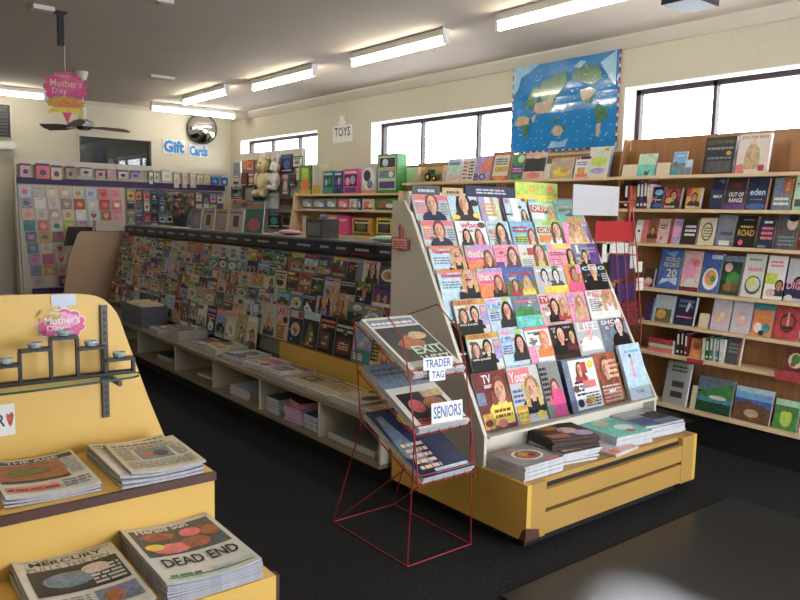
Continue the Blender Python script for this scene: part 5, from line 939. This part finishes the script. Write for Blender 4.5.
p0, p1 = AX(688, 358, 4.85), AX(704, 360, 4.85); tag(MB().box(4.838, 4.848, p1.y, p0.y, SH[1]-.03, SH[1]+.004, 'red').build('shelf_ticket'), 'red ticket on the front edge of the sixth shelf', 'ticket')
book(0, 660, 684, 362, 'offwhite', [('l', .2, .78, .85, .95, 'darkgrey', 2), ('r', .3, .42, .8, .56, 'darkgrey'), ('r', .3, .18, .8, .32, 'darkgrey')], 'white calendar with two grey pictures in plastic bag, bottom shelf', 'calendar', name='calendar', x=4.88)
p = AX(674, 385, 4.87); tag(MB(frame((4.868, p.y, .26), (0, -1, 0), (.15, 0, 1))).poly([(-.11, .0, 0), (.1, .0, 0), (.11, .2, .01), (.08, .32, .02), (-.06, .34, .02), (-.12, .22, .01)], BAG).build('plastic_bag'), 'clear plastic bag around the white calendar on the bottom shelf', 'bag')
book(0, 688, 694, 385, 'cream', [], 'narrow cream book beside the landscape book, bottom shelf')
book(0, 693, 729, 378, 'darkgreen', [('r', 0, .6, 1, 1, 'bluegrey'), ('p', [(0, .5), (.4, .7), (1, .9), (1, .4), (0, .3)], 'green'), ('r', .0, .3, 1, .45, 'teal'), ('e', .6, .45, .25, .06, 'offwhite')], 'wide green landscape picture book, bottom shelf')
book(0, 731, 769, 388, 'skyblue', [('r', 0, .45, 1, .65, 'blue'), ('p', [(0, .5), (.4, .6), (1, .45), (1, 0), (0, 0)], 'brown'), ('e', .5, .25, .2, .12, 'tan'), ('r', 0, .85, 1, 1, 'paleblue')], 'wide picture book with blue sky over brown land, bottom shelf')
book(0, 772, 797, 400, 'green', [('r', 0, .8, 1, 1, 'mint'), ('e', .5, .4, .25, .3, 'lime'), ('l', .2, .6, .8, .8, 'olive', 1)], 'green garden book, bottom shelf at the right')
book(0, 799, 812, 404, 'offwhite', [('e', .5, .4, .3, .3, 'green')], 'off-white book with green spot at right picture edge, bottom shelf')
# toy tractor boxes at the left end of the top shelf
p0, p1 = AX(417, 180, 4.9), AX(443, 180, 4.9)
t = thing('toy_tractor_box', (4.95, (p0.y+p1.y)/2, SH[6]), 'open-fronted box with green toy tractor, left end of top bookcase shelf', 'toy'); z = SH[6]+.001
q = MB(); q.box(5.0, 5.03, p1.y, p0.y, z, z+.16, 'tan').box(4.9, 5.0, p1.y, p0.y, z, z+.01, 'tan').box(4.9, 5.0, p0.y-.01, p0.y, z+.01, z+.16, 'tan').box(4.9, 5.0, p1.y, p1.y+.01, z+.01, z+.16, 'tan').build('carton', t)
cy_ = (p0.y+p1.y)/2; q = MB(); q.box(4.92, 4.97, cy_-.08, cy_+.05, z+.045, z+.08, 'green').box(4.925, 4.965, cy_+.0, cy_+.06, z+.08, z+.13, 'darkgreen').build('tractor_body', t)
for yy, r_ in ((cy_-.055, .03), (cy_+.045, .045)): MB().cyl((4.905, yy, z+.011+r_), r_, .02, 'black', ax=0).cyl((4.903, yy, z+.011+r_), r_*.4, .003, 'yellow', ax=0, n=10).build('wheel', t)

# ================================================================= TOY SHELVES
TY0, TY1 = 6.14, 8.3
t = thing('toy_shelves', (4.95, 7.2, 0), 'pale maple toy shelving unit with sloping side panel under the toy sign', 'shelf unit')
MB().box(5.04, 5.09, TY0, TY1, 0, 1.84, mk('maple_back', 'b89a6c', .5, noise=(4, .05))).build('back_panel', t)
for y in (TY1-.02, TY0): MB().prism([(4.7, 0), (4.78, 1.34), (4.86, 1.83), (5.04, 1.83), (5.04, 0)], 1, y, y+.02, SHELF).build('side_panel', t)
TS = [1.33, 1.625, 1.81]
for z, xf in zip(TS, (4.8, 4.84, 4.86)): MB().box(xf, 5.04, TY0+.021, TY1-.021, z-.022, z, SHELF).build('shelf', t)
for z in (.3, .65, 1.0): MB().box(4.78, 5.04, TY0+.021, TY1-.021, z-.022, z, SHELF).build('shelf', t)
def tbox(s, a, b, top, cl, items, label, dep=.1, name='toy_box', cat='toy box'):
    x = 4.88; z = TS[s]+.001; py = (235, 211, 193)[s]; pL, pR = AX(a, py, x), AX(b, py, x); pT = AX((a+b)/2, top, x); h = pT.z-z; yy = (pL.y+pR.y)/2; wv = pL.y-pR.y-.01
    wv = max(.03, min(wv, 2*(TY1-.025-yy), 2*(yy-TY0-.025)))
    tt = thing(name, (x+dep/2, yy, z), label, cat, 'toys on the maple shelves')
    MB().box(x, x+dep, yy-wv/2, yy+wv/2, z, z+h, cl).build('carton', tt)
    q = MB(frame((x-.001, yy, z), (0, -1, 0), (0, 0, 1))); cover(q, wv, h, items); q.build('printed_front', tt)
def win(c1, c2, c3): return [('r', .08, .3, .92, .78, 'charcoal'), ('e', .3, .5, .16, .17, c1), ('e', .66, .55, .18, .18, c2), ('l', .1, .83, .9, .96, 'white', 1), ('r', .1, .04, .9, .24, c3)]
tbox(2, 299, 311, 165, 'green', [('r', .2, .5, .8, .9, 'lime'), ('e', .5, .3, .4, .25, 'orange'), ('r', .0, .0, 1, .15, 'gold')], 'lime and orange toy packet at left end, top toy shelf')
tbox(2, 312, 322, 164, 'cream', [('r', .3, .1, .7, .9, 'lightgrey'), ('r', .1, .0, .9, .3, 'gold')], 'tall cream toy packet with gold foot, top toy shelf')
tbox(2, 323, 333, 171, 'teal', win('skyblue', 'green', 'teal'), 'teal boxed toy on the top toy shelf')
tbox(2, 334, 342, 171, 'blue', win('purple', 'lilac', 'navy'), 'blue and purple boxed toy on the top toy shelf')
tbox(2, 343, 358, 169, 'magenta', win('pink', 'lilac', 'purple'), 'magenta boxed doll set on the top toy shelf')
tbox(2, 361, 376, 164, 'lightgrey', [('e', .5, .5, .42, .4, 'white'), ('e', .4, .6, .25, .2, 'charcoal'), ('e', .6, .3, .2, .15, 'bluegrey'), ('r', 0, 0, 1, .1, 'orange')], 'rounded grey and white boxed toy left of the big green box')
tbox(2, 377, 397, 154, 'green', [('r', .05, .08, .95, .95, 'mint'), ('r', .1, .66, .9, .9, 'charcoal'), ('r', .1, .38, .9, .58, 'bluegrey'), ('r', .1, .12, .9, .3, 'purple'), ('e', .4, .78, .15, .1, 'paleblue'), ('e', .7, .48, .12, .08, 'white'), ('r', 0, .6, 1, .64, 'gold')], 'big bright green boxed toy with three picture windows', dep=.13)
for a, b, cl, c1, lb in ((302, 312, 'grey', 'lightgrey', 'silver-wrapped toy packet left'), (313, 325, 'bluegrey', 'lightgrey', 'blue-grey toy packet'), (326, 336, 'grey', 'paleblue', 'grey toy packet'), (338, 348, 'hotpink', 'rose', 'hot pink boxed toy'), (349, 357, 'paleblue', 'gold', 'pale blue boxed toy'), (358, 361, 'blue', 'white', 'narrow blue boxed toy'), (362, 374, 'peach', 'coral', 'peach boxed toy'), (376, 396, 'green', 'rust', 'green boxed play set')):
    tbox(1, a, b, 199, cl, [('e', .4, .5, .3, .3, c1), ('e', .7, .4, .2, .2, 'white'), ('r', .1, .1, .9, .22, 'navy')], lb+' on the middle toy shelf')
for a, b, tp, cl, c1, lb in ((302, 307, 216, 'tan', 'rose', 'small tan toy packet'), (320, 326, 214, 'offwhite', 'blue', 'white and blue upright toy packet'), (327, 337, 214, 'pink', 'yellow', 'pink toy packet with yellow foot'), (338, 349, 215, 'magenta', 'hotpink', 'magenta boxed toy'), (352, 372, 218, 'gold', 'olive', 'gold boxed toy with brown picture'), (376, 394, 218, 'yellow', 'darkgrey', 'yellow boxed toy with grey picture')):
    tbox(0, a, b, tp, cl, [('r', .1, .25, .8, .88, 'darkbrown' if a > 350 else c1), ('e', .45, .55, .25, .22, c1), ('r', .05, .05, .95, .2, c1), ('l', .15, .7, .8, .85, 'white', 1)], lb+' on the lowest visible toy shelf')

# ================================================================= TALL PEGBOARD OF TOYS
PGX = 5.0
t = thing('toy_pegboard', (PGX+.05, 8.95, 0), 'tall grey pegboard hung with plush toys and packets below the farthest window', 'display board')
MB().box(PGX, PGX+.04, 8.325, 10.05, .1, 2.4, mk('peg_grey', '8c8982', .6, noise=(5, .04))).build('board', t); MB().box(PGX-.015, PGX+.0, 8.325, 10.05, 2.3, 2.4, LAM).build('top_rail', t)
q = MB()
for y in (8.45, 9.85): q.box(PGX+.04, PGX+.09, y, y+.05, 0, .1, BLKM)
q.box(PGX+.04, PGX+.09, 8.325, 10.05, 0, .02, BLKM).build('feet', t)
def plush(px, py, s, m, label, ears='round', arms=True, x=PGX-.09, face='charcoal'):
    c = AX(px, py, x); tt = thing('plush_toy', tuple(c), label, 'plush toy', 'toys on the tall pegboard'); cx, cy_, cz = c
    q = MB(); q.ball((cx, cy_, cz-.09*s), .055*s, .075*s, .09*s, m, 14, 10); q.ball((cx, cy_, cz+.05*s), .055*s, .07*s, .065*s, m, 14, 10)
    for sg in (-1, 1):
        q.ball((cx, cy_+sg*.055*s, cz+(.11 if ears == 'round' else .14)*s), .015*s, .022*s, (.024 if ears == 'round' else .06)*s, m, 8, 6)
        q.ball((cx-.02*s, cy_+sg*.085*s, cz-.06*s), .025*s, .03*s, .055*s, m, 10, 6); q.ball((cx-.04*s, cy_+sg*.05*s, cz-.17*s), .045*s, .032*s, .032*s, m, 10, 6)
    q.build('body', tt, smooth=True)
    q = MB(); q.ball((cx-.05*s, cy_, cz+.035*s), .02*s, .03*s, .022*s, m, 10, 6).ball((cx-.07*s, cy_, cz+.042*s), .007*s, .01*s, .007*s, face, 8, 6)
    for sg in (-1, 1): q.ball((cx-.052*s, cy_+sg*.026*s, cz+.07*s), .006*s, .007*s, .007*s, face, 8, 6)
    q.build('face', tt)
    MB().tube([(cx+.03, cy_, cz+.1*s), (PGX-.0, cy_, cz+.12*s)], .003, CHROME).build('peg_hook', tt)
plush(264, 172, 1.7, PLUSH, 'large cream plush bear hanging on the tall pegboard')
plush(275, 172, 1.2, mk('plush_white', 'd6d2cc', .95, noise=(20, .1)), 'white plush rabbit hanging right of the cream bear', ears='long')
plush(259, 191, 1.1, mk('plush_navy', '202a4c', .95, noise=(20, .2)), 'navy plush toy hanging below the cream bear', face='white')
def hung(board_x, px0, py0, px1, py1, bgc, items, label, name='toy_packet', cat='packet', grp='toys on the tall pegboard', off=.03):
    x = board_x-off; a, b = AX(px0, py0, x), AX(px1, py1, x); wv = a.y-b.y; h = a.z-b.z
    M = frame((x, (a.y+b.y)/2, b.z), (0, -1, 0), (0, 0, 1)); tt = thing(name, (x, (a.y+b.y)/2, b.z), label, cat, grp)
    q = MB(M); q.box(-wv/2, wv/2, 0, h, -.012, 0, bgc); cover(q, wv, h, items); q.build('pack', tt)
    MB().tube([(x-.02, (a.y+b.y)/2, a.z-.01), (board_x, (a.y+b.y)/2, a.z)], .002, CHROME).build('peg_hook', tt)
HP = [(233, 163, 239, 178, 'grey', 'bluegrey', 'grey packet at top left'), (233, 181, 239, 197, 'lightgrey', 'navy', 'light grey packet below the top left one'), (242, 161, 247, 169, 'rust', 'orange', 'small rust packet'), (247, 160, 253, 170, 'orange', 'rust', 'orange packet'), (241, 173, 247, 186, 'darkred', 'brown', 'dark red packet'), (248, 173, 254, 186, 'brown', 'rose', 'brown packet'),
 (281, 155, 292, 172, 'navy', 'blue', 'navy bag right of the white rabbit'), (278, 162, 281, 184, 'red', 'coral', 'narrow red packet'), (282, 174, 288, 195, 'grey', 'rose', 'grey blister packet'), (289, 174, 295, 186, 'darkgrey', 'charcoal', 'dark grey packet'), (293, 158, 301, 166, 'cream', 'bluegrey', 'cream packet at top right'), (296, 168, 300, 180, 'tan', 'peach', 'small tan packet'),
 (231, 187, 243, 199, 'darkgrey', 'grey', 'wide dark grey packet'), (266, 193, 278, 209, 'paleblue', 'white', 'pale blue boxed packet low in the middle'), (233, 200, 248, 204, 'rust', 'coral', 'long rust packet'), (250, 202, 262, 218, 'bluegrey', 'coral', 'blue-grey packet with coral patch'), (280, 198, 292, 207, 'brunette', 'darkred', 'dark packet low at right'), (268, 212, 280, 228, 'charcoal', 'teal', 'charcoal packet at lower middle'), (281, 212, 292, 228, 'brown', 'black', 'brown packet at lower right'), (235, 208, 247, 220, 'offwhite', 'grey', 'off-white packet at lower left')]
for a, b, c_, d_, bgc, c2, lb in HP: hung(PGX, a, b, c_, d_, bgc, [('e', .5, .45, .32, .25, c2), ('r', .08, .78, .92, .95, c2), ('l', .1, .08, .9, .18, 'white', 1)], lb+' on the tall pegboard')

# ================================================================= BACK FIXTURE: CARDS AND STATIONERY
BY = 10.2
t = thing('card_fixture', (3.45, BY+.15, 0), 'long grey wall fixture with purple bands of greeting cards at the back', 'display stand')
MB().box(2.05, 4.84, BY+.1, BY+.14, .1, 2.17, GREYP).build('back_board', t); MB().box(2.05, 4.84, BY+.06, BY+.1, 2.10, 2.17, LAM).build('top_rail', t)
MB().prism([(BY-.16, .1), (BY+.02, 1.86), (BY+.02, 2.17), (BY+.1, 2.17), (BY+.1, .1)], 0, 2.03, 2.049, GREYP).build('side_panel', t)
PUR = mk('purple_band', '38245c', .5, noise=(6, .06))
for a, b in ((2.06, 2.86), (2.87, 3.55), (3.56, 4.83)): MB().box(a, b, BY+.04, BY+.06, 1.865, 1.945, PUR).build('purple_band', t)
MB().box(2.06, 4.83, BY+.06, BY+.1, 1.85, 1.96, GREYP).build('band_backing', t)
MB().box(2.05, 4.84, BY-.1, BY+.1, .02, .1, KICK).build('kickboard', t)
MB().box(2.15, 3.35, BY-.15, BY-.135, .43, .57, PUR).build('purple_band', t)
MB().prism([(BY-.14, .3), (BY+.03, 1.85), (BY+.1, 1.85), (BY+.1, .3)], 0, 2.06, 3.36, GREYP).build('sloping_card_rack', t)
def bcard(x, z, w_, h, bgc, items, label, name, cat, grp, lean=.11, y=None):
    yy = (BY-.14+(z-.3)*.17/1.55-.012) if y is None else y
    return printed(name, frame((x, yy, z), (1, 0, 0), (0, lean, 1)), w_, h, .004, bgc, items, label, cat, grp)
KC = [['paleblue', 'lightgrey', 'cream', 'rose', 'mint', 'paleblue', 'coral', 'pink'], ['lilac', 'white', 'offwhite', 'grey', 'red', 'offwhite', 'red', 'coral'], ['peach', 'offwhite', 'rose', 'offwhite', 'white', 'paleblue', 'rust', 'pink'], ['teal', 'coral', 'offwhite', 'lime', 'lilac', 'offwhite', 'lightgrey', 'rose'],
 ['bluegrey', 'gold', 'grey', 'lightgrey', 'offwhite', 'grey', 'cream', 'grey'], ['bluegrey', 'offwhite', 'lightgrey', 'offwhite', 'cream', 'rose', 'white', 'tan'], ['lilac', 'hotpink', 'offwhite', 'mint', 'rose', 'cream', 'grey', 'pink'], ['grey', 'gold', 'lightgrey', 'offwhite', 'white', 'lilac', 'rose', 'offwhite'], ['lightgrey', 'offwhite', 'purple', 'rose', 'cream', 'white', 'grey', 'peach'], ['pink', 'rose', 'offwhite', 'lilac', 'mint', 'offwhite', 'cream', 'white']]
rn = random.Random(77)
for r in range(9):
    for c in range(8):
        cl = KC[r][c]; x = 2.135+c*.158+r*.011; z = 1.7-r*.14
        if r in (0, 1) and False: continue
        sh_ = rn.choice([('e', .5, .5, .3, .25, rn.choice(['rose', 'white', 'coral', 'gold', 'lilac', 'green'])), ('r', .25, .3, .75, .7, rn.choice(['white', 'rose', 'bluegrey', 'pink'])), ('p', [(.5, .15), (.2, .5), (.35, .75), (.5, .62), (.65, .75), (.8, .5)], rn.choice(['coral', 'red', 'hotpink', 'rose']))])
        bcard(x, z, .13, .135, cl, [sh_, ('l', .2, .82, .8, .92, rn.choice(['grey', 'coral', 'gold', 'purple']), 1)], '%s greeting card, %s column from the left, %s row from the top' % (nm(cl), ORD[c+1], ORD[r+1]), 'greeting_card', 'greeting card', 'greeting cards on the back fixture')
# hanging bags and packs above the purple band
TP = [(20, 31, 163, 177, 'rose', 'purple', 'rose gift bag at far left'), (36, 50, 163, 179, 'coral', 'purple', 'coral gift bag'), (51, 62, 165, 180, 'cream', 'purple', 'cream gift bag'), (66, 75, 166, 179, 'tan', 'purple', 'tan gift bag'), (80, 92, 167, 176, 'offwhite', 'purple', 'off-white pack'), (96, 105, 169, 178, 'rose', 'purple', 'pale rose pack'), (107, 116, 169, 178, 'rose', 'lilac', 'second pale rose pack'), (118, 128, 170, 179, 'offwhite', 'purple', 'off-white pack right of the rose packs'), (131, 140, 171, 179, 'lilac', 'purple', 'pale lilac pack'),
 (149, 153, 170, 184, 'white', 'grey', 'narrow white pack'), (154, 159, 171, 182, 'offwhite', 'grey', 'off-white pack beside narrow white one'), (162, 172, 170, 181, 'white', 'lightgrey', 'wide white pack'), (174, 179, 172, 188, 'offwhite', 'rose', 'long pale strip pack'), (182, 187, 173, 188, 'rose', 'offwhite', 'long rose strip pack'), (190, 196, 174, 188, 'lightgrey', 'offwhite', 'long light grey strip pack'), (197, 203, 174, 182, 'cream', 'gold', 'cream pack left'), (204, 210, 174, 182, 'cream', 'tan', 'cream pack beside the blue ones'), (211, 219, 176, 185, 'blue', 'skyblue', 'left blue pack'), (221, 228, 176, 186, 'blue', 'paleblue', 'right blue pack')]
for a, b, ya, yb_, cl, c2, lb in TP:
    y = BY+.02; pa, pb = AY(a, ya, y), AY(b, yb_, y); wv = pb.x-pa.x; h = pa.z-pb.z
    tt = thing('hanging_pack', ((pa.x+pb.x)/2, y, pb.z), lb+' hung above purple band of back fixture', 'packet', 'packs hung above the purple band')
    M = frame(((pa.x+pb.x)/2, y, pb.z), (1, 0, 0), (0, 0, 1)); q = MB(M); q.box(-wv/2, wv/2, 0, h, -.015, 0, cl); cover(q, wv, h, [('r', 0, .84, 1, 1, c2), ('e', .5, .4, .25, .2, c2)]); q.build('pack', tt)
    MB().tube([((pa.x+pb.x)/2, y-.01, pa.z-.005), ((pa.x+pb.x)/2, BY+.1, pa.z)], .002, CHROME).build('peg_hook', tt)
# stationery hung in the right half
rn = random.Random(5)
COLS = ['blue', 'navy', 'grey', 'offwhite', 'lime', 'orange', 'rose', 'bluegrey', 'charcoal', 'paleblue', 'darkgrey', 'red', 'teal', 'cream', 'brown', 'purple', 'lightgrey']
MB().box(3.55, 4.82, BY+.085, BY+.099, 1.0, 1.85, 'bluegrey').build('peg_panel', bpy.data.objects['card_fixture'])
i = 0
fixed = {(0, 0): 'yellow', (0, 1): 'orange', (0, 2): 'orange', (0, 4): 'blue', (0, 5): 'rose', (1, 0): 'charcoal', (0, 6): 'orange', (0, 12): 'offwhite', (2, 5): 'offwhite', (0, 3): 'navy', (1, 3): 'navy', (2, 3): 'navy', (1, 4): 'blue', (2, 12): 'paleblue', (0, 11): 'pink'}
for r in range(5):
    for c in range(13):
        cl = fixed.get((r, c), rn.choice(COLS)); c2 = rn.choice(COLS); x = 3.44+c*.108; z = 1.70-r*.15+rn.uniform(-.01, .01)
        if 7 <= c <= 8 and r < 3: continue
        printed('stationery_pack', frame((x, BY+.0+.01*(c % 2), z), (1, 0, 0), (0, 0, 1)), rn.uniform(.07, .1), rn.uniform(.1, .135), .01, cl, [('e', .5, .4, .3, .2, c2), ('r', .1, .78, .9, .93, rn.choice(COLS)), ('l', .1, .08, .9, .2, 'white', 1)], '%s stationery pack, %s from the left in the %s row right of greeting cards' % (nm(cl), ORD[c+1], ORD[r+1]), 'packet', 'stationery packs on the back fixture')
# bouquet of dried flowers standing before the stationery
fb = AY(180, 222, 9.95); t = thing('dried_flowers', (fb.x, 9.95, 1.2), 'dark bunch of dried flowers before the stationery on back fixture', 'flowers'); rn = random.Random(9)
q = MB(); q.prism([(fb.x-.03, 1.2), (fb.x+.03, 1.2), (fb.x+.1, 1.5), (fb.x-.1, 1.5)], 1, 9.92, 9.98, 'charcoal').build('wrapping', t)
q = MB(); q2 = MB()
for _ in range(40):
    a, b = rn.uniform(-.2, .2), rn.uniform(.3, .6); q.tube([(fb.x+a*.3, 9.95, 1.45), (fb.x+a, 9.95+rn.uniform(-.04, .04), 1.2+b)], .003, 'olive'); q2 = MB(); q2.ball((fb.x+a, 9.94+rn.uniform(-.05, .04), 1.2+b), .032, .03, .036, rn.choice(['olive', 'tan', 'brown', 'darkgrey', 'grey', 'olive', 'rust']), 7, 5).build('flower_head', t)
q.build('stems', t); o = MB().box(3.4, 4.0, 9.86, 10.0, .1, 1.195, GREYP).box(3.42, 3.98, 9.88, 9.98, 0.0, .1, KICK)
tag(o.build('plinth'), 'grey plinth behind the long rack carrying the dried flowers', 'plinth')

# ================================================================= RED WIRE SPINNER (right of the front display)
sx, sy_ = 4.42, 3.05
t = thing('wire_spinner', (sx, sy_, 0), 'red wire card spinner behind the right end of the front display', 'card spinner')
MB().tube([(sx, sy_, .02), (sx, sy_, 1.82)], .012, REDW, n=8).build('pole', t)
for a in (0, 1, 2): MB().tube([(sx+.24*math.cos(a*math.pi*2/3+.3), sy_+.24*math.sin(a*math.pi*2/3+.3), .008), (sx, sy_, .06)], .007, REDW).build('foot', t)
pz = [(1.5, 'darkred'), (1.2, 'violet'), (.98, 'violet'), (.72, 'darkred')]
def pane(py0, py1, pxa, pxb, Yp, cl, nme, th=.006):
    a, b = AY(pxa, py0, Yp), AY(pxb, py1, Yp); return MB().box(min(a.x, b.x), max(a.x, b.x), Yp, Yp+th, min(a.z, b.z), max(a.z, b.z), cl)
pane(221, 241, 596, 633, 3.0, mk('red_panel', 'a52a2c', .4, noise=(5, .05)), 'sign').build('sign_panel', t)
q = MB()
for y in (2.98,):
    P = [AY(600, 202, y), AY(632, 202, y), AY(637, 255, y), AY(641, 330, y)]; q.tube([tuple(P[0]), tuple(P[1]), tuple(P[2]), tuple(P[3]), (P[3].x, y, .06), (sx, sy_, .05)], .005, REDW)
    for a in (616, 624, 632): A, B = AY(a, 240, y), AY(a+5, 330, y); q.tube([tuple(A), tuple(B)], .003, REDW)
    for b in (255, 282, 310): A, B = AY(612, b, y), AY(641, b, y); q.tube([tuple(A), tuple(B)], .003, REDW)
    A = AY(600, 202, y); q.tube([tuple(A), (A.x, sy_, A.z), (sx, sy_, A.z)], .004, REDW)
for z in (1.72, 1.35, 1.05, .75, .45): q.tube([(sx, sy_, z), (sx, 2.98, z)], .004, REDW)
q.build('wire_frame', t)
for k, (a, b, c_, d_, cl, lb) in enumerate(((611, 629, 255, 279, 'violet', 'upper'), (617, 635, 283, 300, 'violet', 'lower'), (622, 638, 303, 325, 'darkred', 'dark red'))):
    y = 3.0; A, B = AY(a, c_, y), AY(b, d_, y)
    tag(MB().box(A.x, B.x, y, y+.012, B.z, A.z, cl).build('card_pack'), '%s %scard pack in the red wire spinner' % (lb, 'purple ' if k < 2 else ''), 'card', 'card packs in the spinner')
for k, (a, b, c_, d_) in enumerate(((607, 628, 243, 253), (630, 636, 246, 268), (636, 642, 262, 272), (637, 643, 278, 290), (603, 609, 244, 262))):
    y = 3.03; A, B = AY(a, c_, y), AY(b, d_, y)
    tag(MB().box(A.x, B.x, y, y+.008, B.z, A.z, 'offwhite').build('card_pack'), 'pale card in the red wire spinner, %s' % ['just below the red panel', 'right of the upper purple pack', 'third pocket down on the right edge', 'lowest on the right edge', 'left of the others'][k], 'card', 'card packs in the spinner')
A, B = AY(574, 184, 2.96), AY(618, 216, 2.96)
tag(MB().box(A.x, B.x, 2.96, 2.968, B.z, A.z, mk('blank_grey_card', 'b4b4b8', .5, noise=(4, .03))).build('blank_board'), 'large blank pale grey board standing on red spinner above the display', 'board')
A, B = AX(628, 189, 4.9), AX(633, 209, 4.9)
